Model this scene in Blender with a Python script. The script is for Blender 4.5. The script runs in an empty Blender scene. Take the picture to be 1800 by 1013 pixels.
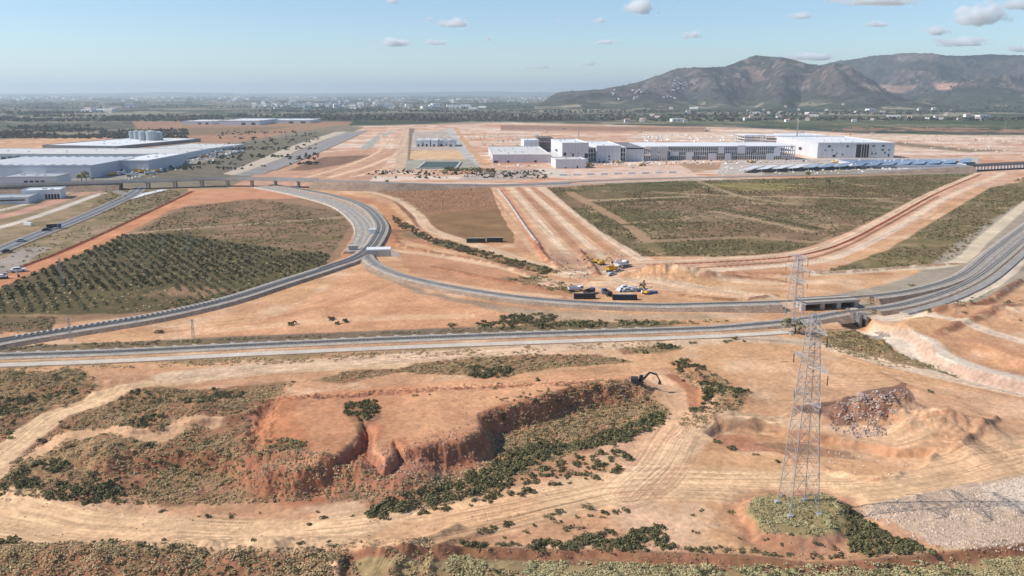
import bpy, math, random
import numpy as np
from math import radians, sin, cos, tan, atan, pi
random.seed(7); rng = np.random.default_rng(7)
S = bpy.context.scene
COL = S.collection

# ------------------------------------------------------------------ camera
F = 1450.0; PITCH = radians(13.35); H = 100.0      # focal length in pixels of the 1800 px wide photo
cam_d = bpy.data.cameras.new('camera'); cam = bpy.data.objects.new('camera', cam_d); COL.objects.link(cam)
cam_d.sensor_width = 36.0; cam_d.lens = 36.0*F/1800.0
cam_d.clip_start = 1.0; cam_d.clip_end = 150000.0
cam.location = (0, 0, H); cam.rotation_euler = (radians(90)-PITCH, 0, 0)
S.camera = cam
SP, CP = sin(PITCH), cos(PITCH)

# ------------------------------------------------------------------ light
SUN_EL = radians(40.7); SUN_DIR = np.array([-0.996, -0.087, 0.0])   # towards the sun, in the ground plane
w = bpy.data.worlds.new('World'); S.world = w; w.use_nodes = True
nt = w.node_tree; nt.nodes.clear()
sky = nt.nodes.new('ShaderNodeTexSky'); sky.sky_type = 'NISHITA'; sky.sun_disc = False
sky.sun_elevation = SUN_EL; sky.sun_rotation = math.atan2(SUN_DIR[0], SUN_DIR[1])
sky.altitude = 100; sky.air_density = 0.95; sky.dust_density = 0.1; sky.ozone_density = 3.0
bg = nt.nodes.new('ShaderNodeBackground'); bg.inputs[1].default_value = 0.135
out = nt.nodes.new('ShaderNodeOutputWorld')
tint = nt.nodes.new('ShaderNodeMix'); tint.data_type = 'RGBA'; tint.blend_type = 'MULTIPLY'; tint.inputs[0].default_value = 1.0; tint.inputs[7].default_value = (.84, .94, 1.02, 1)
nt.links.new(sky.outputs[0], tint.inputs[6]); nt.links.new(tint.outputs[2], bg.inputs[0]); nt.links.new(bg.outputs[0], out.inputs[0])
sd = bpy.data.lights.new('sun', 'SUN'); sd.energy = 5.0; sd.angle = radians(0.5); sd.color = (1.0, 0.945, 0.87)
sun = bpy.data.objects.new('sun', sd); COL.objects.link(sun)
sun.rotation_euler = (radians(90)-SUN_EL, 0, math.atan2(SUN_DIR[1], SUN_DIR[0]) + pi/2)
S.view_settings.view_transform = 'Standard'; S.view_settings.look = 'None'
S.view_settings.exposure = 0.03; S.view_settings.gamma = 1.0
S.render.engine = 'CYCLES'
S.cycles.use_denoising = True
S.cycles.max_bounces = 32; S.cycles.diffuse_bounces = 2; S.cycles.glossy_bounces = 2; S.cycles.volume_bounces = 30
S.cycles.transmission_bounces = 2; S.cycles.transparent_max_bounces = 8
HAZE_DENSITY = 5.8e-5

# ------------------------------------------------------------------ projection between the photo's pixels and the place
def to_ground(px, py, z=0.0):
    px = np.asarray(px, float); py = np.asarray(py, float)
    dx = px-900.0; dy = py-506.5
    ry = F*CP - dy*SP; rz = -F*SP - dy*CP
    t = (z-H)/rz
    return dx*t, ry*t
def to_px(X, Y, Z=0.0):
    dz = Z-H
    d = Y*CP - dz*SP
    u = Y*SP + dz*CP
    d = np.where(d > 1.0, d, 1.0) if isinstance(d, np.ndarray) else max(d, 1.0)
    return 900.0+F*X/d, 506.5-F*u/d
def G(pts, z=0.0):
    a = np.array(pts, float); x, y = to_ground(a[:, 0], a[:, 1], z)
    return np.stack([x, y], 1)
def lin(c, k=1.0):
    c = np.array(c, float)/255.0
    return np.where(c <= .04045, c/12.92, ((c+.055)/1.055)**2.4)*k

# ------------------------------------------------------------------ noise and distance helpers
_perm = np.random.default_rng(3).random(65536).astype(np.float32)
def vnoise(x, y, seed=0):
    xi = np.floor(x); yi = np.floor(y); fx = (x-xi).astype(np.float32); fy = (y-yi).astype(np.float32)
    fx = fx*fx*(3-2*fx); fy = fy*fy*(3-2*fy)
    xi = xi.astype(np.int64); yi = yi.astype(np.int64)
    def h(a, b):
        return _perm[((a*73856093) ^ (b*19349663) ^ (seed*83492791)) & 65535]
    return (h(xi, yi)*(1-fx)+h(xi+1, yi)*fx)*(1-fy) + (h(xi, yi+1)*(1-fx)+h(xi+1, yi+1)*fx)*fy
def fbm(x, y, scale, octs=4, seed=0, gain=.5):
    s = 0; a = 1; t = 0; k = 1.0/scale
    for i in range(octs):
        s = s+a*vnoise(x*k+17.3*i, y*k-9.1*i, seed+i); t += a; a *= gain; k *= 2.03
    return s/t
def ridged(x, y, scale, octs=4, seed=0):
    s = 0; a = 1; t = 0; k = 1.0/scale
    for i in range(octs):
        s = s+a*(1-np.abs(2*vnoise(x*k+7.3*i, y*k-3.1*i, seed+i)-1)); t += a; a *= .5; k *= 2.1
    return s/t
def sm(t): t = np.clip(t, 0, 1); return t*t*(3-2*t)
def sdf(poly, X, Y, margin):
    """signed distance, positive inside; -margin beyond the box"""
    x0, y0 = poly.min(0)-margin; x1, y1 = poly.max(0)+margin
    res = np.full(X.shape, -float(margin)); m = (X > x0) & (X < x1) & (Y > y0) & (Y < y1)
    if not m.any(): return res
    x = X[m]; y = Y[m]; best = np.full(x.shape, 1e18); ins = np.zeros(x.shape, bool)
    n = len(poly)
    for i in range(n):
        ax, ay = poly[i]; bx, by = poly[(i+1) % n]; ex, ey = bx-ax, by-ay
        L = ex*ex+ey*ey+1e-12
        t = np.clip(((x-ax)*ex+(y-ay)*ey)/L, 0, 1)
        best = np.minimum(best, (x-ax-t*ex)**2+(y-ay-t*ey)**2)
        if ay != by:
            c = ((ay > y) != (by > y)) & (x < (bx-ax)*(y-ay)/(by-ay)+ax)
            ins ^= c
    d = np.sqrt(best); res[m] = np.maximum(np.where(ins, d, -d), -margin)
    return res
def pdist(line, X, Y, margin):
    x0, y0 = line.min(0)-margin; x1, y1 = line.max(0)+margin
    res = np.full(X.shape, float(margin)); m = (X > x0) & (X < x1) & (Y > y0) & (Y < y1)
    if not m.any(): return res
    x = X[m]; y = Y[m]; best = np.full(x.shape, 1e18)
    for i in range(len(line)-1):
        ax, ay = line[i]; bx, by = line[i+1]; ex, ey = bx-ax, by-ay
        t = np.clip(((x-ax)*ex+(y-ay)*ey)/(ex*ex+ey*ey+1e-12), 0, 1)
        best = np.minimum(best, (x-ax-t*ex)**2+(y-ay-t*ey)**2)
    res[m] = np.minimum(np.sqrt(best), margin)
    return res
def smooth_line(pts, step):
    """Catmull-Rom through world points, resampled"""
    P = [np.array(p, float) for p in pts]; P = [2*P[0]-P[1]]+P+[2*P[-1]-P[-2]]
    o = []
    for i in range(1, len(P)-2):
        n = max(2, int(np.linalg.norm(P[i+1]-P[i])/step))
        for k in range(n):
            t = k/n
            o.append(.5*((2*P[i])+(-P[i-1]+P[i+1])*t+(2*P[i-1]-5*P[i]+4*P[i+1]-P[i+2])*t*t+(-P[i-1]+3*P[i]-3*P[i+1]+P[i+2])*t**3))
    o.append(P[-2])
    return np.array(o)
def PL(pts, z=0.0, step=8.0): return smooth_line(G(pts, z), step)

# ------------------------------------------------------------------ materials
def mat(name, col, rough=.8, var=.15, scale=1.0, metal=0.0, island=0.0, objrand=0.0, attr=None, bump=0.0, bscale=2.0, spec=.3, col2=None, fine=None):
    m = bpy.data.materials.new(name); m.use_nodes = True; t = m.node_tree; N = t.nodes; L = t.links
    b = N['Principled BSDF']; b.inputs['Roughness'].default_value = rough; b.inputs['Metallic'].default_value = metal
    b.inputs['Specular IOR Level'].default_value = spec
    tc = N.new('ShaderNodeTexCoord')
    if attr:
        a = N.new('ShaderNodeAttribute'); a.attribute_name = attr; base = a.outputs['Color']
    else:
        rgb = N.new('ShaderNodeRGB'); rgb.outputs[0].default_value = (*col, 1); base = rgb.outputs[0]
    nz = N.new('ShaderNodeTexNoise'); nz.inputs['Scale'].default_value = scale; nz.inputs['Detail'].default_value = 6; nz.inputs['Roughness'].default_value = .65
    L.new(tc.outputs['Object'], nz.inputs['Vector'])
    if col2 is not None:
        mx = N.new('ShaderNodeMix'); mx.data_type = 'RGBA'
        r = N.new('ShaderNodeMapRange'); r.inputs[1].default_value = .4; r.inputs[2].default_value = .6
        L.new(nz.outputs[0], r.inputs[0]); L.new(r.outputs[0], mx.inputs[0]); L.new(base, mx.inputs[6]); mx.inputs[7].default_value = (*col2, 1)
        base = mx.outputs[2]
    def mul(base, src, lo, hi, f0=0., f1=1.):
        r = N.new('ShaderNodeMapRange'); r.inputs[1].default_value = f0; r.inputs[2].default_value = f1
        r.inputs[3].default_value = lo; r.inputs[4].default_value = hi
        L.new(src, r.inputs[0])
        v = N.new('ShaderNodeVectorMath'); v.operation = 'SCALE'
        L.new(base, v.inputs[0]); L.new(r.outputs[0], v.inputs['Scale'])
        return v.outputs[0]
    if var: base = mul(base, nz.outputs[0], 1-var*1.6, 1+var*1.6, .25, .75)
    if fine:
        n2 = N.new('ShaderNodeTexNoise'); n2.inputs['Scale'].default_value = fine[0]; n2.inputs['Detail'].default_value = 3
        L.new(tc.outputs['Object'], n2.inputs['Vector']); base = mul(base, n2.outputs[0], 1-fine[1], 1+fine[1], .3, .7)
    if island:
        g = N.new('ShaderNodeNewGeometry'); base = mul(base, g.outputs['Random Per Island'], 1-island, 1+island)
    if objrand:
        g = N.new('ShaderNodeObjectInfo'); base = mul(base, g.outputs['Random'], 1-objrand, 1+objrand)
    L.new(base, b.inputs['Base Color'])
    if bump:
        n3 = N.new('ShaderNodeTexNoise'); n3.inputs['Scale'].default_value = bscale; n3.inputs['Detail'].default_value = 8; n3.inputs['Roughness'].default_value = .7
        L.new(tc.outputs['Object'], n3.inputs['Vector'])
        bp = N.new('ShaderNodeBump'); bp.inputs['Strength'].default_value = 1.0; bp.inputs['Distance'].default_value = bump
        L.new(n3.outputs[0], bp.inputs['Height']); L.new(bp.outputs[0], b.inputs['Normal'])
    return m
M = {}
M['gravel_road'] = mat('gravel_road', (.60, .51, .41), .95, .12, .1, fine=(1., .12), spec=.05)
M['ballast'] = mat('ballast', (.335, .305, .27), .9, .2, .3, bump=.15, bscale=3, fine=(2., .35), spec=.05)
M['pale_ballast'] = mat('pale_ballast', (.44, .375, .30), .9, .2, .2, bump=.1, fine=(1.5, .2), spec=.05)
M['embank'] = mat('embankment_soil', lin((176, 150, 128), .75), .95, .22, .12, bump=.3, bscale=1, fine=(.9, .25), spec=.05)
M['asphalt'] = mat('asphalt', (.175, .17, .168), .85, .12, .1, fine=(.5, .1), spec=.1)
M['old_asphalt'] = mat('old_asphalt', (.285, .27, .25), .85, .12, .08, fine=(.5, .12), spec=.1)
M['paint'] = mat('road_paint', (.7, .7, .68), .7, .1, 1)
M['concrete'] = mat('concrete', (.48, .44, .385), .85, .12, .12, fine=(1.2, .1), spec=.1)
M['dark_concrete'] = mat('dark_concrete', (.20, .19, .18), .85, .2, .1)
M['white_panel'] = mat('white_panel', (.74, .74, .73), .5, .04, .05)
M['cream_roof'] = mat('cream_roof', (.66, .62, .55), .6, .08, .02)
M['grey_panel'] = mat('grey_panel', (.66, .66, .66), .5, .05, .05)
M['blue_panel'] = mat('blue_panel', (.50, .54, .58), .5, .05, .03)
M['white_roof'] = mat('white_roof', (.78, .77, .74), .6, .06, .02)
M['grey_roof'] = mat('grey_roof', (.42, .42, .42), .7, .1, .03)
M['dark'] = mat('dark_opening', (.035, .035, .04), .6, .1, 1)
M['glass'] = mat('window_glass', (.03, .035, .045), .15, .05, 1, spec=.6)
M['steel'] = mat('galvanised_steel', (.42, .41, .39), .5, .08, .5, metal=.0)
M['clod'] = mat('soil_clod', (.40, .245, .17), .95, .2, .6, island=.3, spec=.05)
M['frame_steel'] = mat('painted_frame', (.72, .71, .69), .6, .06, .5)
M['frame_brown'] = mat('primed_steel', (.27, .22, .20), .7, .15, .5)
M['field'] = mat('field_scrub', (.19, .158, .072), .85, .3, .06, island=.2, spec=.05)
M['field_dry'] = mat('field_dry_scrub', (.31, .23, .12), .85, .3, .06, island=.2, spec=.05)
M['rust'] = mat('rusty_steel', (.12, .045, .03), .8, .2, 1)
M['dark_steel'] = mat('dark_steel', (.045, .043, .045), .6, .15, 1)
M['silo'] = mat('silo_metal', (.36, .40, .42), .45, .08, .3, metal=.2)
M['pipe'] = mat('black_pipe', (.02, .02, .022), .45, .1, 1)
M['pipe_top'] = mat('pipe_cover', (.34, .35, .30), .7, .15, 1)
M['yellow'] = mat('machine_yellow', (.62, .36, .05), .5, .12, 1)
M['white_paint'] = mat('white_paint', (.75, .75, .74), .4, .06, 1)
M['blue_paint'] = mat('blue_paint', (.06, .11, .28), .4, .1, 1)
M['red_paint'] = mat('red_paint', (.42, .06, .05), .4, .1, 1)
M['black_paint'] = mat('black_paint', (.03, .03, .035), .35, .1, 1)
M['silver_paint'] = mat('silver_paint', (.42, .43, .45), .35, .05, 1)
M['tyre'] = mat('tyre_rubber', (.02, .02, .02), .9, .1, 1)
M['solar'] = mat('solar_panel', (.20, .27, .38), .25, .15, .05, spec=.6)
M['water'] = mat('pond_water', (.07, .09, .06), .5, .1, .05, spec=.2)
M['plaster'] = mat('plaster', (.80, .76, .70), .8, .05, .1, objrand=.18)
M['tile_roof'] = mat('tile_roof', (.42, .24, .16), .8, .1, .3, objrand=.3)
M['bark'] = mat('bark', (.12, .085, .06), .9, .2, 2)
M['shrub'] = mat('shrub_leaves', (.165, .138, .062), .8, .25, .7, island=.45, objrand=.3, spec=.15)
M['shrub_green'] = mat('green_shrub_leaves', (.142, .130, .060), .8, .25, .5, island=.5, objrand=.3, spec=.15)
M['dry'] = mat('dry_scrub', (.52, .375, .195), .85, .35, .25, island=.25, spec=.1)
M['olive'] = mat('olive_scrub', (.29, .235, .115), .85, .3, .15, island=.25, spec=.1)
M['redscrub'] = mat('reddish_scrub', (.47, .31, .165), .85, .3, .25, island=.25, spec=.1)
M['lush'] = mat('pale_green_scrub', (.44, .375, .19), .85, .3, .3, island=.22, spec=.1)
M['orchard'] = mat('orchard_leaves', (.215, .195, .095), .8, .2, .15, island=.45, objrand=.3, spec=.15)
M['far_tree'] = mat('far_tree_leaves', (.085, .092, .062), .8, .3, .01, island=.3, spec=.1)
M['rock'] = mat('pale_rock', (.52, .40, .31), .9, .15, .5, island=.3)
M['grey_rock'] = mat('grey_rock', (.37, .275, .225), .9, .15, .5, island=.4)
M['terrain'] = mat('soil', (0, 0, 0), .95, .14, .05, attr='soil', bump=.22, bscale=1.1, spec=.05, fine=(.7, .16))
M['mountain'] = mat('mountain_scrub', (0, 0, 0), .95, .2, .006, attr='soil', bump=22, bscale=.012, spec=.05, fine=(.022, .35))

# ------------------------------------------------------------------ object helpers
def tag(o, label=None, cat=None, group=None, kind=None):
    if label: o['label'] = label
    if cat: o['category'] = cat
    if group: o['group'] = group
    if kind: o['kind'] = kind
    return o
def link(name, me, mats, parent=None, loc=None, rz=0.0):
    for m in (mats if isinstance(mats, (list, tuple)) else [mats]):
        if len(me.materials) < (len(mats) if isinstance(mats, (list, tuple)) else 1): me.materials.append(M[m] if isinstance(m, str) else m)
    o = bpy.data.objects.new(name, me); COL.objects.link(o)
    if parent is not None: o.parent = parent
    if loc is not None: o.location = loc
    o.rotation_euler.z = rz
    return o
def empty(name, loc=(0, 0, 0), rz=0.0):
    o = bpy.data.objects.new(name, None); COL.objects.link(o); o.location = loc; o.rotation_euler.z = rz; o.empty_display_size = .5
    return o
def np_mesh(name, V, Q, mi=None, smooth=False):
    """V (n,3), Q (m,4) quads or (m,3) tris"""
    me = bpy.data.meshes.new(name); k = Q.shape[1]; n = len(Q)
    me.vertices.add(len(V)); me.vertices.foreach_set('co', np.ascontiguousarray(V, np.float32).ravel())
    me.loops.add(n*k); me.loops.foreach_set('vertex_index', np.ascontiguousarray(Q, np.int32).ravel())
    me.polygons.add(n); me.polygons.foreach_set('loop_start', np.arange(0, n*k, k, dtype=np.int32))
    try: me.polygons.foreach_set('loop_total', np.full(n, k, np.int32))
    except Exception: pass
    if mi is not None: me.polygons.foreach_set('material_index', np.ascontiguousarray(mi, np.int32))
    me.polygons.foreach_set('use_smooth', np.full(n, smooth, bool))
    me.update(calc_edges=True); return me
class MB:
    """collects boxes, bars and tubes into ONE mesh"""
    def __init__(s): s.v = []; s.f = []; s.m = []
    def add(s, vs, fs, mi=0):
        k = len(s.v); s.v += [tuple(v) for v in vs]; s.f += [tuple(i+k for i in f) for f in fs]; s.m += [mi]*len(fs); return s
    def box(s, x0, x1, y0, y1, z0, z1, mi=0, top=None):
        vs = [(x0, y0, z0), (x1, y0, z0), (x1, y1, z0), (x0, y1, z0), (x0, y0, z1), (x1, y0, z1), (x1, y1, z1), (x0, y1, z1)]
        if top:
            ix, iy = top; vs[4:] = [(x0+ix, y0+iy, z1), (x1-ix, y0+iy, z1), (x1-ix, y1-iy, z1), (x0+ix, y1-iy, z1)]
        return s.add(vs, [(0, 3, 2, 1), (4, 5, 6, 7), (0, 1, 5, 4), (1, 2, 6, 5), (2, 3, 7, 6), (3, 0, 4, 7)], mi)
    def bar(s, a, b, w, mi=0, h=None):
        a = np.array(a, float); b = np.array(b, float); d = b-a; L = np.linalg.norm(d)
        if L < 1e-6: return s
        d /= L; u = np.cross(d, (0, 0, 1) if abs(d[2]) < .95 else (1, 0, 0)); u /= np.linalg.norm(u); v = np.cross(d, u)
        h = h or w; vs = [p+u*i*w/2+v*j*h/2 for p in (a, b) for i, j in ((-1, -1), (1, -1), (1, 1), (-1, 1))]
        return s.add(vs, [(0, 1, 2, 3), (7, 6, 5, 4), (0, 4, 5, 1), (1, 5, 6, 2), (2, 6, 7, 3), (3, 7, 4, 0)], mi)
    def tube(s, a, b, r0, r1=None, n=10, mi=0):
        r1 = r0 if r1 is None else r1
        a = np.array(a, float); b = np.array(b, float); d = b-a; d /= np.linalg.norm(d)
        u = np.cross(d, (0, 0, 1) if abs(d[2]) < .95 else (1, 0, 0)); u /= np.linalg.norm(u); v = np.cross(d, u)
        vs = [a+(u*cos(2*pi*i/n)+v*sin(2*pi*i/n))*r0 for i in range(n)]+[b+(u*cos(2*pi*i/n)+v*sin(2*pi*i/n))*r1 for i in range(n)]
        return s.add(vs, [(i, (i+1) % n, n+(i+1) % n, n+i) for i in range(n)]+[tuple(range(n))[::-1], tuple(range(n, 2*n))], mi)
    def prism(s, pts, z0, z1, mi=0):
        n = len(pts); vs = [(x, y, z0) for x, y in pts]+[(x, y, z1) for x, y in pts]
        return s.add(vs, [(i, (i+1) % n, n+(i+1) % n, n+i) for i in range(n)]+[tuple(range(n))[::-1], tuple(range(n, 2*n))], mi)
    def mesh(s, name):
        me = bpy.data.meshes.new(name); me.from_pydata(s.v, [], s.f)
        me.polygons.foreach_set('material_index', s.m); me.update(); return me
    def build(s, name, mats, parent=None, loc=None, rz=0.0):
        me = s.mesh(name)
        for m in (mats if isinstance(mats, (list, tuple)) else [mats]): me.materials.append(M[m])
        o = bpy.data.objects.new(name, me); COL.objects.link(o)
        if parent is not None: o.parent = parent
        if loc is not None: o.location = loc
        o.rotation_euler.z = rz
        return o
def children(o, _c={}):
    if o.name not in _c or len(_c[o.name]) == 0: _c[o.name] = [c for c in COL.objects if c.parent == o]
    return _c[o.name]
def copy_tree(o, loc, rz, label=None, group=None):
    r = o.copy(); COL.objects.link(r); r.location = loc; r.rotation_euler.z = rz
    if label: r['label'] = label
    if group: r['group'] = group
    for ch in children(o):
        c = ch.copy(); COL.objects.link(c); c.parent = r
        for g in children(ch):
            d = g.copy(); COL.objects.link(d); d.parent = c
    return r

# ------------------------------------------------------------------ the shape of the ground
def _g(px, py, z=0): x, y = to_ground(px, py, z); return float(x), float(y)
PLATEAU = G([(485,692),(466,730),(447,764),(450,800),(470,822),(520,826),(560,818),(598,800),(634,768),(640,742),(655,752),(656,790),(676,812),(690,800),(694,774),(712,790),(763,779),(820,770),(848,757),(846,728),(880,716),(926,706),(1008,682),(1060,671),(1108,664),(1160,660),(1172,646),(1120,628),(1000,622),(900,628),(800,636),(700,642),(600,652),(530,666)], 6.5)
PLATEAU_N = G([(300,900),(380,672),(600,668),(800,655),(1000,648),(1120,640),(1250,700),(1100,1000)], 4)
BENCH = G([(170,812),(230,795),(330,800),(400,806),(470,820),(560,838),(620,838),(700,850),(760,845),(800,700),(640,700),(480,690),(380,690),(300,706),(230,730),(150,770)], 4)
ISLAND = G([(1322,872),(1350,864),(1400,866),(1440,862),(1476,874),(1486,905),(1470,932),(1432,950),(1380,946),(1340,938),(1326,912),(1310,888)], 1.2)
PIT = G([(1240,765),(1262,750),(1340,752),(1480,775),(1560,790),(1640,797),(1632,815),(1588,838),(1545,842),(1430,822),(1370,800),(1300,792)], -1)
CUT = PL([(1500,566),(1512,580),(1560,600),(1640,645),(1720,672),(1800,692),(1950,730)], -2)
SOUTH = G([(600,990),(700,985),(790,972),(900,968),(1050,967),(1180,972),(1300,976),(1400,984),(1500,986),(1600,978),(1700,968),(1800,957),(2100,930),(2300,1400),(600,1400)], 0)
HILLR = G([(1545,590),(1580,560),(1650,530),(1700,512),(1735,500),(1800,470),(2100,380),(2300,560),(1950,655),(1800,640),(1700,610),(1640,605)], 3)
RAILCURVE = PL([(-300,668),(-100,632),(0,607),(150,582),(280,560),(400,532),(500,500),(580,474),(636,452),(664,420),(668,395),(640,366),(590,348),(520,334),(480,328)], 0)
EAST = PL([(640,440),(650,462),(690,484),(760,503),(860,521),(960,533),(1100,541),(1250,543),(1370,544),(1440,541),(1530,534),(1620,515),(1690,488),(1740,448),(1800,402),(1900,330)], 0)
SOUTHLINE = PL([(-300,640),(0,627),(200,620),(450,608),(700,597),(950,588),(1200,580),(1290,576),(1400,568),(1480,556),(1560,546),(1640,524),(1710,492),(1760,455),(1830,398),(1930,330)], 0)
GAUSS = [(330,745,14,10,3.2),(150,815,18,9,3.0),(60,860,20,8,2.0),(1470,730,12,5,4.0),(1535,722,9,6,6.5),(1578,712,8,5,6.0),(1645,742,13,8,6.0),(1240,730,14,5,3.0),(1290,700,8,4,2.5),
         (1700,790,5,9,1.6),(1735,760,4,8,1.8),(1265,690,12,4,2.0),(1160,482,22,9,5),(1230,486,22,9,4),(90,740,30,10,1.5),(830,985,14,5,1.6),(690,990,11,7,2.5),(300,985,40,7,2.0),(100,990,30,6,2.5),(480,960,30,4,1.5),
         (1620,905,30,12,1.0),(150,672,25,8,2.0),(250,690,16,6,2.5),(1750,560,35,10,3),(1620,580,25,9,2)]
SCARPS = [(smooth_line(G(p, 0), 2.5), h, w_) for p, h, w_ in (
    ([(1400,812),(1450,824),(1520,842),(1570,843),(1582,828),(1610,815),(1640,800)], 1.0, 1.3), ([(1680,792),(1712,775),(1738,748),(1750,738)], 1.3, 1.3), ([(1320,742),(1400,735),(1440,728)], .9, 1.2),
    ([(1640,565),(1680,560),(1730,545),(1755,530),(1790,505)], 1.7, 2.4), ([(1650,600),(1720,575),(1760,560),(1800,548)], 1.2, 2.2), ([(1390,620),(1440,624)], .6, .8), ([(1345,641),(1380,637)], .5, .7), ([(1180,640),(1215,650),(1240,680),(1235,705)], 1.3, 1.5),
    ([(690,1010),(720,975),(760,950),(800,930)], 1.0, 1.6), ([(750,1010),(770,975),(800,955),(850,940)], .8, 1.2), ([(190,838),(320,820),(420,828),(560,846),(640,850)], 1.6, 2.2), ([(230,790),(330,775),(420,760),(470,735)], 1.1, 1.8), ([(320,705),(380,715),(450,700)], .9, 1.6),
    ([(1115,476),(1150,488),(1182,486)], 1.6, 2.2), ([(1440,482),(1560,474),(1690,463)], 1.2, 1.8), ([(690,405),(700,430),(760,445),(860,462),(940,486)], 1.3, 2.2), ([(760,470),(860,490),(960,508)], 1.0, 2.0), ([(1200,520),(1290,528),(1360,520)], 1.0, 2.), ([(1240,495),(1330,492),(1400,500)], 1.2, 2.2), ([(1280,480),(1350,484),(1440,478)], 1.0, 1.8),
    ([(1020,445),(1040,470),(1050,485)], 2.0, 2.0), ([(940,425),(960,455),(985,470)], 1.6, 2.0), ([(1500,700),(1440,715),(1390,735)], 1.0, 1.8), ([(1540,655),(1620,690),(1680,700)], .5, 1.2), ([(60,690),(130,688),(170,700)], .9, 1.5))]
def height(X, Y, fine=True):
    X = np.asarray(X, float); Y = np.asarray(Y, float)
    Z = np.zeros(X.shape); R = np.hypot(X, Y)
    near = sm((330-Y)/60.)*sm((420-np.abs(X))/60.)
    idx = (R < 700) & (Y > 40)
    if not idx.any(): return Z
    x = X[idx]; y = Y[idx]; nr = near[idx]; z = np.zeros(x.shape)
    wob = (fbm(x, y, 9, 3, 11)-.5)*3.0+(ridged(x, y, 3.2, 2, 12)-.6)*1.6
    a = sdf(PLATEAU, x, y, 40); an = sdf(PLATEAU_N, x, y, 60)
    b = sdf(BENCH, x, y, 40)
    bench = 3.6*sm((b+5+wob*1.4)/11.)
    z += bench
    slopew = 6.0+4.5*sm((x-15)/25.)+6*sm((-58-x)/15.)
    hp = 6.5*sm((a+slopew*.75+wob*.55)/slopew)*sm((an+4)/34.)
    z = np.maximum(z, hp)+.0
    i = sdf(ISLAND, x, y, 15); wi = (fbm(x, y, 4, 2, 41)-.5)*2
    z += 1.3*sm((i+2.6+wi*1.6)/4.6) - .7*sm((i+9+wi*2)/6.)*(1-sm((i+2.6+wi)/3.6))
    p = sdf(PIT, x, y, 20); wp = (fbm(x, y, 7, 3, 51)-.5)*3
    z -= 2.4*sm((p+1+wp)/3.2)
    s = sdf(SOUTH, x, y, 20); z -= 1.7*sm((s+.5+(fbm(x, y, 5, 2, 61)-.5)*2)/2.2)*nr
    for (gx, gy, rx, ry, h) in GAUSS:
        cx, cy = _g(gx, gy, h*.4); e = ((x-cx)/rx)**2+((y-cy)/ry)**2
        m = e < 9
        e2 = np.exp(-e[m]); z[m] += h*e2*(1+.5*(fbm(x[m], y[m], 3.5, 3, 71)-.5)*2*.6)
    for L_, h_, w_ in SCARPS:
        dd = pdist(L_, x, y, w_*3); m = dd < w_*2.9
        if m.any(): z[m] += h_*np.exp(-(dd[m]/w_)**2)*(.55+.9*fbm(x[m], y[m], 4, 2, 141))
    hr = sdf(HILLR, x, y, 60); z += 3.2*sm((hr+2+(fbm(x, y, 14, 3, 81)-.5)*8)/9.)*sm((480-y)/80.)
    c = pdist(CUT, x, y, 30); along = sm((x-140)/4.)*sm((235-x)/60.)
    z -= (4.2)*sm((8.5-c+(fbm(x, y, 8, 2, 91)-.5)*2)/4.5)*along
    # keep the ground level under the tracks
    near_r = np.minimum(np.minimum(pdist(RAILCURVE, x, y, 30), pdist(EAST, x, y, 30)), pdist(SOUTHLINE, x, y, 30))
    k = sm((near_r-8)/12.)
    z = np.where(z > 0, z*k, z)
    # roughness
    wave = (fbm(x, y, 38, 3, 101)-.5)*2.2*sm((330-y)/80.)*(k)
    rough = (fbm(x, y, 5.5, 4, 111)-.5)
    steep = sm((hp-.5)/1.3)*sm((6.1-hp)/1.2)
    scrub = SCRUB(x, y)
    z += wave*(1-sm(hp/4.))*.55 + rough*(.16+1.3*scrub+1.5*steep)*sm((700-R[idx])/200.)*np.clip(k, .15, 1)
    z += steep*((ridged(x, y*.7, 3.0, 3, 131)-.6)*.9+(fbm(x, y, 1.3, 4, 132)-.5)*1.7)
    Z[idx] = z
    return Z
# areas overgrown with scrub in the near ground
SCRUBS = [G(p) for p in (
    [(0,850),(40,800),(110,735),(200,705),(300,690),(440,680),(520,670),(500,690),(440,760),(470,820),(620,850),(700,860),(640,885),(520,880),(380,888),(180,885),(60,885),(-60,870)],
    [(-80,655),(140,650),(170,680),(150,712),(-80,720)], [(-80,725),(100,710),(60,750),(0,780),(-80,790)],
    [(-80,940),(120,965),(330,972),(560,960),(640,965),(590,1020),(560,1100),(-80,1100)],
    [(640,885),(760,848),(880,800),(960,770),(1060,745),(1170,722),(1180,735),(1080,778),(960,812),(880,862),(760,895),(660,915)],
    [(850,760),(1000,715),(1110,690),(1180,715),(1060,745),(960,770),(880,800),(850,800)],
    [(1190,655),(1260,660),(1320,690),(1300,720),(1240,755),(1190,750),(1240,700)],
    [(1440,590),(1500,585),(1640,625),(1690,650),(1560,645),(1450,612)],
    [(780,1000),(1000,995),(1300,995),(1500,1000),(1800,985),(2000,1100),(600,1100)],
    [(690,985),(760,955),(760,1020),(680,1030)], [(560,668),(600,655),(700,645),(800,630),(960,622),(1060,626),(1110,636),(960,648),(880,666),(800,658),(700,655),(600,672)], [(1060,600),(1190,596),(1200,615),(1100,622)])]
def SCRUB(x, y):
    r = np.zeros(x.shape)
    for p in SCRUBS: r = np.maximum(r, sm((sdf(p, x, y, 12)+2+(fbm(x, y, 8, 2, 7)-.5)*8)/4.))
    return r

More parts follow.
